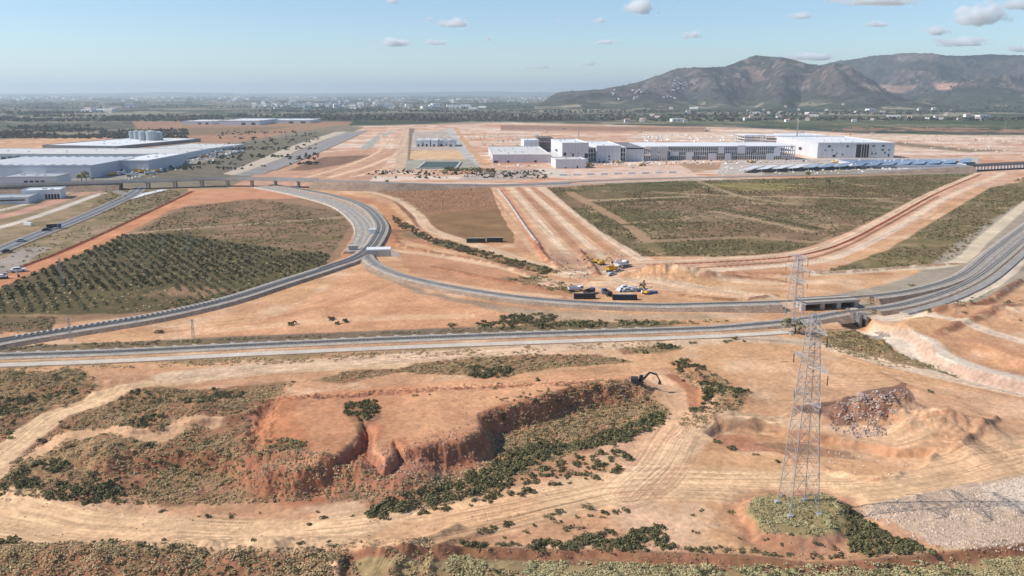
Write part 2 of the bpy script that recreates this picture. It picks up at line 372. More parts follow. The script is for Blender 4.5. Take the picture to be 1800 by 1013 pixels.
# ------------------------------------------------------------------ the ground sheet
def dep_to_r(d): return H/np.tan(np.radians(d))
az = np.concatenate([np.arange(-180, -42, 6.0), np.arange(-42, 42, .056), np.arange(42, 180.1, 6.0)])
az[-1] = 180.0
dep = np.concatenate([np.array([85, 75, 65, 57, 50, 45, 41, 39, 37.5]), np.arange(36.5, 1.0, -.046), np.array([1.0, .95, .9, .85, .8, .75, .7, .65, .6, .55, .5, .45, .4, .35, .3, .25, .2, .16, .127])])
rr = dep_to_r(dep)
A, Rg = np.meshgrid(np.radians(az), rr)
X = (np.sin(A)*Rg).ravel(); Y = (np.cos(A)*Rg).ravel(); nr_, nc_ = A.shape
Z = height(X, Y)
R = np.hypot(X, Y)
# soil colour of each point of the sheet (the colour the ground has, before any light falls on it)
K = .84
def C(r, g, b): return lin((r, g, b), K)
near_w = sm((900-R)/600.)
wx = (fbm(X, Y, 12, 3, 201)-.5)*7*near_w; wy = (fbm(X, Y, 12, 3, 202)-.5)*7*near_w
XW, YW = X+wx, Y+wy
PXw, PYw = to_px(XW, YW); back = Y < 20; PXw[back] = -9999; PYw[back] = 9999
n_big = fbm(X, Y, 60, 4, 301); n_mid = fbm(X, Y, 14, 4, 302); n_fine = fbm(X, Y, 2.2, 3, 303)
n_str = fbm(X*.25, Y, 16, 4, 304)
soil = np.zeros((len(X), 3)); soil[:] = C(222, 172, 127)
def mixin(col, a):
    a = np.clip(a, 0, 1)[:, None]; soil[:] = soil*(1-a)+np.asarray(col)*a
mixin(C(212, 160, 122), sm((n_big-.45)/.2)*.7)
mixin(C(228, 190, 155), sm((n_mid-.5)/.2)*.6)
mixin(C(180, 128, 98), sm((n_str-.56)/.12)*.35)
def pmask(poly, soft=2.0):
    p = np.array(poly, float)
    return sm((sdf(p, PXw, PYw, soft+1)+soft*.5)/soft)
def paint(poly, col, soft=2.0, a=1.0, nz=None, lo=.0, hi=1.0):
    m = pmask(poly, soft)*a
    if nz is not None: m = m*sm((nz-lo)/(hi-lo))
    mixin(C(*col), m)
def route_uv(L, x, y):
    best = np.full(x.shape, 1e18); sd_ = np.zeros(x.shape); s_ = np.zeros(x.shape); acc = 0.
    for i in range(len(L)-1):
        ax, ay = L[i]; ex, ey = L[i+1][0]-ax, L[i+1][1]-ay; ln = math.hypot(ex, ey)
        t = np.clip(((x-ax)*ex+(y-ay)*ey)/(ln*ln+1e-9), 0, 1); dx = x-ax-t*ex; dy = y-ay-t*ey; d2 = dx*dx+dy*dy; m = d2 < best
        best[m] = d2[m]; sd_[m] = (np.sign(ex*dy-ey*dx)*np.sqrt(d2))[m]; s_[m] = (acc+t*ln)[m]; acc += ln
    return sd_, s_
def ruts(pts, w, amp=.3, z=0.0, sw=.55, seed=1):
    L = PL(pts, z, 8.0); a = L.min(0)-w; b = L.max(0)+w; m = (X > a[0]) & (X < b[0]) & (Y > a[1]) & (Y < b[1])
    u, s = route_uv(L, X[m], Y[m]); u2 = u+(fbm(s, s*0, 30, 3, seed+600)-.5)*2.6
    n = (fbm(u2, s/130., sw*.7, 3, seed+601)-.5)*2; n2 = (fbm(u2+(fbm(s, s*0, 60, 2, seed+604)-.5)*4, s/220., sw*2.0, 2, seed+602)-.5)*2
    k = sm((w-np.abs(u))/(w*.4))*sm((fbm(u, s, 14, 3, seed+603)-.32)/.25)
    soil[m] *= (1+(n*.85+n2*.35)*amp*k)[:, None]
def track(pts, w, col, soft=1.5, a=1.0, z=0.0, warp=True):
    L = PL(pts, z, 10.0); d = pdist(L, XW*.25+X*.75 if warp else X, YW*.25+Y*.75 if warp else Y, w/2+soft+1)
    mixin(C(*col), sm((w/2+soft-d)/soft)*a)
# ---- the far plain: a patchwork of orchards and fields
far = sm((R-2150)/150.)
for (sx, sy, k) in ((170., 420., 0), (90., 900., 1)):
    u = (X*.94+Y*.34)/sx; v = (-X*.34+Y*.94)/sy
    h1 = _perm[((np.floor(u).astype(np.int64)*7919) ^ (np.floor(v).astype(np.int64)*104729)) & 65535]
    cols = np.array([C(70, 84, 66), C(86, 92, 74), C(60, 74, 60), C(120, 112, 90), C(76, 90, 64), C(156, 140, 116), C(64, 76, 60), C(98, 92, 78)])
    cc = cols[(h1*8).astype(int) % 8]
    a = far*(1.0 if k == 0 else .4)
    soil[:] = soil*(1-a[:, None])+cc*a[:, None]
mixin(C(58, 70, 54), far*sm((fbm(X*.5, Y*1.4, 500, 3, 31)-.47)/.08)*.8)
mixin(C(170, 158, 130), far*sm((fbm(X*.4, Y, 260, 3, 33)-.62)/.05)*.7)
paint([(-300,212),(360,208),(600,214),(560,232),(240,238),(-300,260)], (150, 132, 110), 6, .9, n_big, .3, .55)
paint([(-300,214),(330,210),(330,222),(100,232),(-300,240)], (84, 88, 70), 5, .9, n_big, .35, .6)
paint([(230,212),(620,214),(600,232),(420,262),(300,262),(250,236)], (176, 134, 104), 5, .9)
paint([(300,226),(520,222),(430,236),(300,240)], (140, 118, 88), 3, .8)
# ---- the building land
LAND = [(560,236),(620,222),(900,216),(1300,225),(1560,237),(2300,246),(2300,330),(560,330)]
paint(LAND, (222, 180, 148), 3)
paint(LAND, (206, 146, 112), 3, .8, n_str, .52, .62)
paint(LAND, (236, 212, 188), 3, .9, fbm(X*.2, Y, 30, 4, 311), .52, .6)
paint([(1130,232),(1700,238),(2300,236),(2300,252),(1600,246),(1100,244)], (232, 204, 176), 2, .8)
paint([(880,220),(1240,224),(1250,232),(880,230)], (150, 112, 90), 3, .8)
paint([(1580,250),(1700,262),(1800,264),(1700,268),(1560,254)], (140, 122, 96), 2, .9)
paint([(1100,203),(1800,205),(2300,210),(2300,238),(1560,230),(1300,219),(1100,216)], (92, 100, 66), 2, .75, n_str, .3, .5)
paint([(1480,222),(2300,232),(2300,240),(1480,230)], (186, 140, 116), 2, .8, n_str, .4, .6)
# street grid of the estate
paint([(130,330),(200,300),(300,268),(420,250),(520,232),(600,220),(640,224),(560,262),(470,296),(400,332)], (142, 130, 108), 3)
paint([(200,318),(300,272),(430,252),(560,232),(590,232),(500,270),(420,300),(390,318)], (122, 114, 94), 3, .8)
paint([(470,300),(560,268),(700,262),(640,330),(400,330)], (206, 160, 130), 3)
paint([(505,300),(570,276),(660,272),(600,290),(540,300)], (134, 104, 84), 3, .9)
track([(415,305),(470,282),(530,256),(600,232)], 26, (210, 192, 168), 4)
track([(440,306),(500,284),(560,258),(616,234)], 30, (168, 168, 160), 4)
track([(470,300),(520,280),(580,255),(622,236)], 5, (215, 205, 188), 2)
track([(640,262),(668,240),(690,232)], 16, (184, 178, 162), 4)
for q, w in ((560, 5), (600, 8), (640, 5)):
    track([(q-20,312),(q+60,288),(q+110,262),(q+110,238)], w, (236, 196, 158), 2)
track([(724,226),(716,300)], 12, (140, 120, 100), 3); track([(714,226),(704,300)], 14, (214, 182, 150), 3)
track([(788,225),(812,262),(834,292)], 14, (196, 190, 180), 3); track([(800,225),(828,262),(856,292)], 8, (214, 168, 126), 3)
paint([(726,232),(786,230),(806,264),(722,264)], (196, 178, 160), 2)
paint([(722,266),(808,266),(818,280),(720,280)], (228, 188, 142), 2)
paint([(714,282),(826,280),(846,298),(712,298)], (176, 168, 148), 2)
paint([(840,300),(940,296),(960,306),(930,316),(800,318)], (190, 172, 156), 2, .8)
paint([(944,296),(1000,298),(1000,312),(960,310)], (226, 206, 184), 1)
paint([(985,298),(1200,290),(1230,312),(1010,313)], (230, 196, 170), 2)
paint([(1190,288),(1300,284),(1310,294),(1220,302)], (176, 144, 112), 2, .8)
paint([(1270,282),(1720,276),(1720,306),(1260,308)], (202, 186, 170), 2)
# ---- the left edge: works yards, road verges
paint([(-300,330),(-300,262),(300,262),(430,252),(420,268),(300,300),(200,318),(60,330)], (160, 150, 136), 3)
paint([(-300,470),(-300,330),(130,330),(330,332),(330,340),(200,410),(20,485),(-300,600)], (150, 132, 96), 3)
paint([(-300,470),(-300,330),(130,330),(330,332),(330,340),(200,410),(20,485),(-300,600)], (176, 146, 118), 3, .7, n_mid, .45, .6)
paint([(180,334),(330,334),(280,362),(180,390),(150,380)], (110, 98, 76), 3, .7, n_mid, .35, .6)
track([(-200,420),(0,382),(80,360),(140,342),(166,338)], 13, (206, 158, 134), 2)
track([(-200,448),(0,400),(90,372),(150,350),(180,340)], 7, (220, 204, 184), 1.5)
track([(-200,412),(0,370),(70,352),(120,338)], 6, (214, 196, 176), 1.5)
track([(-100,530),(0,478),(28,456),(60,438)], 16, (172, 158, 142), 2)
# ---- middle ground fields
paint([(330,336),(480,330),(560,345),(610,380),(630,400),(600,450),(560,480),(420,520),(250,555),(-100,590),(-100,520),(20,487),(240,400)], (164, 130, 100), 3)
paint([(340,334),(490,330),(560,348),(420,352),(330,362),(300,370)], (212, 152, 116), 3)
paint([(240,408),(320,366),(450,348),(600,372),(615,400),(585,445),(420,428)], (134, 112, 86), 3, .9, n_mid, .32, .55)
paint([(240,408),(430,390),(600,384),(590,440),(420,428)], (126, 112, 72), 3, .6, n_mid, .45, .6)
track([(210,412),(330,402),(470,392),(600,382)], 4, (196, 168, 134), 2, .8)
paint([(0,510),(60,480),(215,412),(320,410),(420,428),(580,446),(572,466),(520,485),(470,502),(400,522),(320,545),(200,552),(-60,556)], (106, 96, 66), 3)
paint([(150,540),(330,500),(420,510),(320,548)], (172, 132, 104), 5, .7, n_mid, .4, .6)
paint([(560,480),(600,450),(628,400),(640,410),(632,440),(600,462)], (208, 150, 112), 3)
paint([(-200,560),(0,556),(100,558),(90,582),(-200,590)], (124, 104, 78), 3, .9)
track([(345,338),(210,408),(100,455),(-60,520)], 13, (212, 148, 108), 2)
track([(338,337),(200,402),(90,450),(-60,505)], 3.2, (120, 62, 42), 1)
# infield of the railway triangle
paint([(480,560),(640,470),(700,500),(900,550),(880,565),(600,600),(300,590)], (224, 166, 124), 3, .8)
paint([(640,466),(760,516),(900,540),(1040,552),(980,562),(860,545),(720,510),(650,480)], (178, 150, 124), 4, .9)
paint([(880,540),(1100,552),(1350,552),(1250,562),(900,566)], (196, 164, 132), 4, .9)
# centre: vineyards, haul roads
paint([(620,332),(862,328),(876,366),(905,420),(900,428),(800,424),(735,400),(690,352)], (158, 112, 84), 2)
rows_m = pmask([(650,332),(862,330),(872,366),(740,378),(700,352)], 2)
mixin(C(196, 152, 120), rows_m*sm((np.sin((X*.80+Y*.6)*2*pi/7.5)-.1)/.5)*.55)
paint([(740,378),(872,366),(905,420),(900,428),(800,424)], (150, 118, 82), 2, .85)
track([(640,335),(700,352),(735,378),(760,405),(860,438),(960,470),(1040,492),(1200,502),(1370,534)], 7.5, (226, 190, 152), 2)
track([(700,395),(690,420),(700,440),(800,452),(940,486),(1050,496)], 8, (210, 158, 116), 3)
paint([(600,340),(680,358),(720,395),(690,440),(668,440),(690,400),(660,362),(590,345)], (200, 142, 100), 4, .9)
paint([(680,400),(740,410),(760,430),(700,425)], (130, 104, 80), 3, .8, n_mid, .4, .55)
paint([(760,418),(900,455),(980,475),(960,482),(880,462),(760,430)], (104, 96, 64), 2, .9)
paint([(690,440),(780,445),(900,470),(1000,500),(1000,530),(860,515),(720,480)], (206, 152, 114), 3)
paint([(880,490),(960,486),(1020,510),(1000,516),(930,502)], (128, 110, 80), 3, .9, n_mid, .3, .5)
# diagonal utility corridor
paint([(862,328),(960,326),(1010,370),(1070,410),(1130,455),(1160,470),(1120,480),(1010,480),(960,462),(930,440),(905,400)], (218, 174, 136), 2)
for k, (a, b, w, c) in enumerate(((880, 966, 6, (216, 148, 112)), (898, 1010, 4, (236, 204, 170)), (912, 1040, 5, (192, 140, 104)), (925, 1070, 4, (238, 206, 172)), (936, 1100, 5, (200, 146, 108)), (950, 1140, 9, (238, 206, 174)))):
    track([(a, 330), (a+(b-a)*.32, 372), (a+(b-a)*.65, 418), (b, 462)], w, c, 1.5, .85)
paint([(960,440),(1060,440),(1110,470),(1040,490),(960,475)], (188, 146, 118), 4, .8, n_mid, .4, .55)
# haul tracks and graded strips between the railway and the corridor
for ln, w_, c_ in (([(690,440),(780,452),(880,470),(960,492),(1060,508)], 4, (236,198,158)), ([(700,415),(760,432),(860,452),(950,478)], 3, (190,134,98)), ([(720,470),(820,482),(930,506),(1010,520)], 4, (198,142,104)), ([(740,490),(860,510),(980,522)], 3, (234,192,152)),
    ([(1050,498),(1150,500),(1260,508),(1380,530)], 5, (238,204,168)), ([(1100,480),(1200,490),(1330,498),(1440,496)], 5, (236,198,160)), ([(1130,500),(1240,512),(1340,524)], 3, (186,130,96)), ([(1180,478),(1300,482),(1420,478),(1560,482)], 4, (196,140,106)), ([(1200,510),(1300,506),(1420,510),(1500,520)], 4, (228,184,144)),
    ([(1000,480),(1080,478),(1160,474),(1260,470)], 5, (240,208,172)), ([(960,500),(1040,512),(1120,520)], 4, (200,150,114)), ([(1060,480),(1090,500),(1100,520)], 4, (230,196,160)), ([(480,560),(600,530),(680,500)], 3, (206,150,112)), ([(300,590),(480,572),(640,560),(820,556)], 5, (234,188,146)), ([(1560,520),(1640,500),(1700,470)], 4, (224,190,156)), ([(1580,540),(1680,548),(1800,570)], 4, (232,194,156)), ([(1600,600),(1700,610),(1800,640)], 4, (206,152,114)), ([(1640,540),(1740,520),(1800,480)], 6, (214,160,120))):
    track(ln, w_*1.3, c_, 2.0, .8)
# right orchards
ORR = [(962,330),(1200,318),(1460,312),(1735,304),(1690,322),(1600,366),(1500,420),(1410,446),(1250,452),(1130,450),(1060,410),(1010,372)]
paint(ORR, (136, 114, 84), 2)
fm = pmask(ORR, 2)
for (sx, sy) in ((120., 60.),):
    u = (X*.97-Y*.2)/sx; v = (X*.2+Y*.97)/sy
    h1 = _perm[((np.floor(u).astype(np.int64)*7919) ^ (np.floor(v).astype(np.int64)*104729)) & 65535]
    cols = np.array([C(112, 106, 70), C(144, 116, 86), C(122, 112, 74), C(150, 118, 92), C(128, 110, 76), C(158, 134, 104)])
    cc = cols[(h1*6).astype(int) % 6]; soil[:] = soil*(1-.7*fm[:, None])+cc*.7*fm[:, None]
mixin(C(190, 156, 122), fm*sm((n_mid-.6)/.08)*.5)
paint([(1230,322),(1380,322),(1440,332),(1300,338)], (158, 142, 90), 2, .9)
paint([(1340,300),(1740,298),(1700,312),(1340,310)], (134, 122, 88), 2, .6)
paint([(1450,478),(1560,440),(1640,390),(1740,330),(1900,300),(1900,330),(1800,372),(1700,462),(1560,474)], (134, 118, 82), 2)
paint([(1450,478),(1560,440),(1640,390),(1740,330),(1900,300),(1900,330),(1800,372),(1700,462),(1560,474)], (172, 142, 108), 2, .5, n_mid, .5, .6)
for ln, c in (([(1040,358),(1205,350)],(96,84,60)),([(1040,353),(1205,346)],(186,160,124)),([(1262,366),(1440,402)],(92,86,60)),([(1255,372),(1430,408)],(180,150,118)),([(1000,338),(1100,395),(1160,446)],(180,146,112)),([(1060,396),(1230,392)],(98,88,62)),([(1130,425),(1300,418),(1420,425)],(170,140,108)),([(1150,338),(1300,345),(1560,350)],(176,150,116)),([(1220,316),(1300,345),(1400,360)],(170,146,112))):
    track(ln, 8 if c[0] > 120 else 6, c, 3, .9)
paint([(1120,428),(1330,420),(1420,428),(1400,440),(1150,445)], (112, 104, 68), 3, .7)
paint([(1060,322),(1180,318),(1240,326),(1200,336),(1080,336)], (104, 98, 66), 3, .7)
# right haul road
track([(1100,468),(1250,462),(1400,452),(1480,432),(1560,395),(1650,346),(1740,305)], 26, (222, 176, 142), 3)
track([(1100,462),(1250,456),(1400,445),(1475,424),(1550,386),(1640,338),(1720,304)], 5, (234, 196, 160), 1.5)
track([(1140,466),(1280,460),(1405,449),(1485,426),(1560,388),(1645,341),(1725,306)], 1.8, (150, 78, 54), 1)
track([(1200,480),(1420,462),(1500,440),(1580,398),(1670,345),(1765,304)], 6, (238, 206, 174), 1.5)
track([(1180,474),(1400,458),(1485,434),(1560,395),(1650,345)], 2.0, (170, 120, 92), 1)
track([(960,500),(1150,505),(1300,520),(1380,538)], 8, (232, 190, 152), 3, .8)
# right railway corridor
track([(1560,536),(1660,512),(1720,480),(1780,420),(1880,340)], 50, (176, 160, 138), 4)
track([(1430,482),(1560,474),(1680,462),(1730,420),(1800,362),(1860,320)], 7, (226, 204, 172), 2)
track([(1560,560),(1640,545),(1700,525),(1760,480),(1800,440),(1900,350)], 11, (224, 202, 176), 2)
track([(1570,556),(1650,575),(1720,592),(1800,615),(1900,640)], 5, (236, 206, 174), 2)
track([(1520,588),(1600,618),(1680,652),(1740,676),(1800,698),(1950,735)], 10, (232, 212, 188), 3, z=-3)
track([(1640,655),(1740,672),(1860,700)], 14, (226, 204, 182), 5, z=-2)
track([(-300,636),(0,621),(200,613),(450,601),(700,590),(950,582),(1130,578)], 15, (126, 112, 98), 3, .9)
# ---- verge of the southern line
paint([(-300,612),(100,608),(500,594),(850,578),(1000,565),(1280,566),(1280,574),(900,590),(450,606),(-300,634)], (132, 112, 82), 3, .85, n_mid, .3, .52)
paint([(-300,640),(0,636),(400,624),(800,608),(1200,590),(1200,600),(900,618),(500,634),(0,648),(-300,660)], (150, 128, 92), 3, .85, n_mid, .3, .5)
# ---- near ground
paint([(-300,650),(150,650),(180,690),(0,720),(-300,730)], (150, 126, 92), 3, .8, n_mid, .4, .55)
for p in SCRUBS:
    m = sm((sdf(p, XW, YW, 6)+1.5)/3.)
    mixin(C(150, 122, 88), m*.8); mixin(C(164, 112, 84), m*sm((n_mid-.52)/.1)*.7)
mixin(C(196, 124, 92), sm((sdf(PLATEAU, XW, YW, 14)+9)/6.)*.7*sm((sdf(PLATEAU_N, X, Y, 40)-8)/10.))
top = sm((sdf(PLATEAU, XW, YW, 6)-.5)/2.)
mixin(C(220, 164, 122), top); mixin(C(202, 140, 102), top*sm((n_big-.5)/.15)*.6)
st = sm((sdf(PLATEAU_N, X, Y, 40)-8)/10.)*sm((Z-.8)/1.5)*sm((5.9-Z)/1.0)*sm((sdf(PLATEAU, X, Y, 14)+10)/3.)*sm((420-R)/50.)
mixin(C(164, 112, 88), st*.85); mixin(C(140, 96, 76), st*sm((n_mid-.5)/.1)*sm((X-5)/15.)*.8); mixin(C(206, 134, 92), st*sm((ridged(X, Y*.4, 5, 3, 77)-.74)/.12)*.4)
mixin(C(200, 134, 96), sm((sdf(G([(485,690),(530,680),(520,740),(550,790),(460,800),(440,760)], 6), XW, YW, 6)+1)/3.)*.85)
mixin(C(120, 96, 72), sm((sdf(G([(600,700),(668,705),(665,730),(630,745),(605,735)], 8), XW, YW, 5)+1)/2.)*.6)
mixin(C(150, 112, 84), sm((sdf(G([(470,765),(520,765),(545,785),(500,800),(470,795)], 8), XW, YW, 5)+1)/2.)*.7)
# banks and berms
for L_, h_, w_ in SCARPS:
    dd = pdist(L_, XW*.15+X*.85, YW*.15+Y*.85, w_*3.2); mixin(C(158, 108, 82), sm((w_*1.7-dd)/(w_*.9))*.75*sm((fbm(X, Y, 3.5, 2, 151)-.25)/.25))
# haul tracks
track([(60,805),(110,772),(180,770),(240,792),(290,795),(325,772),(375,770)], 5, (224, 178, 136), 2)
track([(-200,850),(-40,830),(0,800),(60,762),(130,722),(210,695),(330,668),(500,648),(700,640)], 8, (232, 192, 148), 2)
track([(300,662),(500,645),(700,630),(900,616),(1100,604),(1250,598)], 10, (226, 190, 154), 3)
track([(-200,910),(0,905),(120,930),(300,945),(520,950),(700,930),(850,905),(1000,872),(1120,850),(1300,850),(1500,858),(1640,840),(1800,800),(2000,770)], 15, (233, 190, 146), 4)
track([(640,1010),(700,960),(800,915),(900,895)], 12, (228, 180, 136), 4)
track([(1160,665),(1200,690),(1210,720),(1180,780),(1120,850)], 13, (226, 180, 140), 4)
track([(1180,660),(1215,685),(1225,715)], 3, (190, 132, 98), 2)
track([(1100,850),(1200,790),(1260,745),(1340,742),(1460,752),(1560,770),(1640,760)], 7, (234, 192, 150), 2)
track([(1430,602),(1560,640),(1700,672),(1800,695),(1950,728)], 5, (234, 202, 168), 2)
track([(1260,592),(1400,600),(1430,604)], 8, (214, 184, 154), 3)
for k in range(0):
    o = k*5
    track([(560,955+o*.3),(800,912+o*.6),(1000,880+o*.3),(1200,862+o),(1500,862+o*.5),(1700,830-o*.5)], .5, (200, 150, 110) if k % 2 else (240, 202, 162), .5, .5)
    track([(1230+o,760),(1190+o*1.5,790),(1180+o*2,830+o)], .5, (240, 204, 166) if k % 2 else (204, 156, 116), .5, .5)
paint([(1300,625),(1440,640),(1560,655),(1800,715),(1800,840),(1640,845),(1400,740),(1330,700)], (222, 176, 136), 4, .5)
paint([(1640,700),(1740,700),(1760,760),(1700,790),(1640,790)], (196, 152, 118), 5, .6, n_mid, .4, .6)
paint([(1395,712),(1470,705),(1510,690),(1590,672),(1602,705),(1560,752),(1480,755),(1400,738)], (146, 112, 94), 2)
paint([(1495,690),(1545,682),(1570,700),(1500,752),(1480,730)], (206, 178, 160), 2, .8, n_fine, .4, .6)
paint([(1260,755),(1320,758),(1380,790),(1380,800),(1280,790)], (190, 132, 100), 3, .8)
paint([(1320,770),(1400,770),(1500,780),(1500,795),(1400,790)], (164, 124, 98), 3, .7)
paint([(1470,892),(1560,880),(1650,866),(1720,850),(1800,835),(2000,800),(2000,955),(1800,965),(1660,972),(1590,950),(1540,920)], (214, 184, 154), 4)
paint([(1720,860),(1800,842),(1900,830),(1900,900),(1740,900)], (226, 204, 180), 6, .9)
paint([(1500,905),(1560,915),(1640,970),(1560,970)], (218, 166, 126), 3, .9)
mixin(C(190, 134, 104), sm((sdf(ISLAND, X, Y, 10)+7)/5.)*.7)
mixin(C(168, 150, 104), sm((sdf(ISLAND, XW, YW, 6)+.2)/1.5)*.9)
sl = sm((sdf(SOUTH, X, Y, 6)+1)/1.)
mixin(C(158, 114, 90), sl); mixin(C(140, 112, 80), sl*sm((n_fine-.48)/.1)*.7); mixin(C(176, 152, 108), sm((sdf(SOUTH, XW, YW, 8)-2.6)/1.2)*.9)
gr = np.hypot(np.gradient(Z.reshape(nr_, nc_), axis=0), 0).ravel()/np.maximum(np.gradient(Rg, axis=0).ravel()*-1*-1, 1e-3)
steepness = np.abs(np.gradient(Z.reshape(nr_, nc_), axis=0)/np.gradient(Rg, axis=0)).ravel()
mixin(C(186, 124, 90), sm((steepness-.35)/.4)*.45*sm((420-R)/60.))
n_vf = fbm(X, Y, .9, 2, 305)
soil *= (1+(n_fine-.5)*.34*near_w+(n_vf-.5)*.22*near_w*near_w+(n_mid-.5)*.3)[:, None]
for i_, (pp, ww, aa, ss) in enumerate((
    ([(-200,910),(0,905),(120,930),(300,945),(520,950),(700,930),(850,905),(1000,872),(1120,850),(1300,850),(1500,858),(1640,840),(1800,800),(2000,770)], 13, .55, .45),
    ([(-200,850),(-40,830),(0,800),(60,762),(130,722),(210,695),(330,668),(500,648),(700,632),(900,616),(1100,604),(1250,598)], 9, .45, .5),
    ([(1160,665),(1200,690),(1210,720),(1180,780),(1110,860),(900,900),(700,960),(640,1010)], 11, .55, .45),
    ([(1100,870),(1180,800),(1260,745),(1340,742),(1460,752),(1560,770),(1640,760),(1750,800)], 9, .5, .4),
    ([(1260,592),(1430,604),(1560,640),(1700,672),(1800,695),(1950,728)], 12, .4, .6),
    ([(1300,640),(1450,660),(1600,670),(1800,740)], 16, .35, .6),
    ([(520,700),(700,700),(900,680),(1080,655)], 14, .3, .5),
    ([(345,338),(210,408),(100,455),(-60,520)], 12, .4, .9),
    ([(640,335),(700,352),(735,378),(760,405),(860,438),(960,470),(1040,492),(1200,502),(1370,534)], 14, .45, 1.0),
    ([(1100,466),(1250,460),(1400,450),(1480,430),(1560,393),(1650,344),(1740,304)], 30, .5, 1.3),
    ([(910,330),(955,372),(1010,418),(1070,466)], 48, .5, 1.6),
    ([(700,430),(860,470),(1000,505),(1200,520),(1380,540)], 22, .35, .9),
    ([(300,570),(480,545),(640,500),(760,530),(900,550)], 30, .2, 1.2),
    ([(1560,560),(1640,545),(1700,525),(1760,480),(1800,440),(1900,350)], 22, .35, .9),
    ([(1520,588),(1600,618),(1680,652),(1740,676),(1800,698),(1950,735)], 10, .4, .6),
    ([(560,330),(600,300),(680,265),(700,235)], 60, .4, 3.0), ([(720,300),(900,290),(1200,285),(1700,290)], 60, .35, 3.5), ([(880,240),(1200,244),(1500,238),(1900,250)], 240, .45, 9.0), ([(560,240),(800,230),(1200,232),(1900,240)], 300, .35, 14.0))):
    ruts(pp, ww, aa, 0.0, ss, i_*7+3)
soil = np.clip(soil, .01, .9)
i0 = (np.arange(nr_-1)[:, None]*nc_+np.arange(nc_-1)[None, :]).ravel()
Q = np.stack([i0, i0+nc_, i0+nc_+1, i0+1], 1)
me = np_mesh('ground', np.stack([X, Y, Z], 1), Q, smooth=True)
at_ = me.color_attributes.new('soil', 'FLOAT_COLOR', 'POINT')
at_.data.foreach_set('color', np.concatenate([soil, np.ones((len(soil), 1))], 1).astype(np.float32).ravel())
tag(link('ground', me, ['terrain']), kind='structure')
zrow = me
print('ground', len(X))
def gz(x, y):
    return float(height(np.array([x]), np.array([y]))[0])
# ------------------------------------------------------------------ mountains
def skyline(az_deg, pts):
    """height/distance ratio of a ridge seen at an azimuth"""
    xs = [math.degrees(math.atan2(p[0]-900, F*CP-(p[1]-506.5)*SP)) for p in pts]
    ys = [math.tan(-(math.atan((p[1]-506.5)/F)+PITCH))*math.cos(math.radians(x)) for p, x in zip(pts, xs)]
    return np.interp(az_deg, xs, ys)
FRONT = [(940,170),(975,165),(1005,160),(1060,155.5),(1100,149),(1140,139),(1180,126),(1205,121),(1230,119),(1270,117),(1290,111),(1308,104),(1318,99),(1328,96),(1336,98),(1352,100),(1375,101),(1392,105),(1412,110),(1440,116),(1465,122),(1490,131),(1520,147),(1560,162),(1620,172)]
BACK = [(1380,140),(1440,117),(1470,109),(1500,104),(1530,99),(1560,96),(1600,94),(1640,94),(1665,97),(1690,99),(1710,98),(1740,96),(1780,97),(1830,98),(1900,101),(2000,108),(2150,130)]
maz = np.arange(1.5, 43, .045); mr = np.concatenate([np.arange(4300, 9000, 22), np.arange(9000, 14500, 60)])
MA, MR = np.meshgrid(maz, mr); mx = np.sin(np.radians(MA))*MR; my = np.cos(np.radians(MA))*MR
def ridge_layer(pts, Rr, Rf, Rb, pw):
    t = skyline(MA, pts); base = -0.006
    hr = np.maximum(t*Rr+H, 0)
    edge = sm((MA-math.degrees(math.atan2(pts[0][0]-900, F)))/1.5)*sm((math.degrees(math.atan2(pts[-1][0]-900, F))-MA)/2.5)
    up = np.clip((MR-Rf)/(Rr-Rf), 0, 1)**pw; dn = np.clip((Rb-MR)/(Rb-Rr), 0, 1)
    return hr*np.where(MR < Rr, up, dn)*edge
spur = (ridged(mx, my, 900, 5, 401)-.5); fineM = ridged(mx, my, 330, 5, 402)-.5
Rf1 = 5350+500*(fbm(mx*.0+MA*60, my*0, 200, 3, 404)-.5)+(MA < 12)*0
L1 = ridge_layer(FRONT, 7200+300*np.sin(MA*.9), 5500+400*np.sin(MA*1.7), 9300, 1.8)
L2 = ridge_layer(BACK, 10300+300*np.sin(MA*.7), 7600+500*np.sin(MA*1.1+1), 14200, 1.6)
def gb(px, dist, rx, ry, h):
    a = math.atan2(px-900, F); cx, cy = sin(a)*dist, cos(a)*dist
    return h*np.exp(-((mx-cx)/rx)**2-((my-cy)/ry)**2)
BUMP = gb(1450, 6500, 300, 500, 190)+gb(1400, 6900, 220, 400, 100)+gb(1240, 6400, 300, 300, 70)+gb(1600, 8300, 500, 500, 150)+gb(1720, 7600, 450, 450, 110)+gb(1830, 8100, 500, 500, 140)+gb(1010, 5600, 380, 260, 55)+gb(1130, 5700, 300, 260, 60)+gb(1500, 5700, 260, 260, 30)+gb(1580, 5900, 220, 160, 26)
MZ = np.maximum(np.maximum(L1, L2), BUMP)
amp = np.clip(MZ/180., 0, 1)
crest1 = np.where(MR < 7200, np.clip((7200-MR)/900., 0, 1), 1); crest2 = np.clip(np.abs(MR-10300)/900., 0, 1)
ck = np.where(L1 >= L2, np.clip(np.abs(MR-7200-300*np.sin(MA*.9))/700., .12, 1), np.clip(np.abs(MR-10300-300*np.sin(MA*.7))/700., .1, 1))
MZ = MZ+amp*ck*(spur*210+fineM*130+(ridged(mx, my, 120, 3, 427)-.5)*46)
MZ = np.where((MR > 14400) | (MA > 42.8) | (MR < 4330), -20, MZ-3)
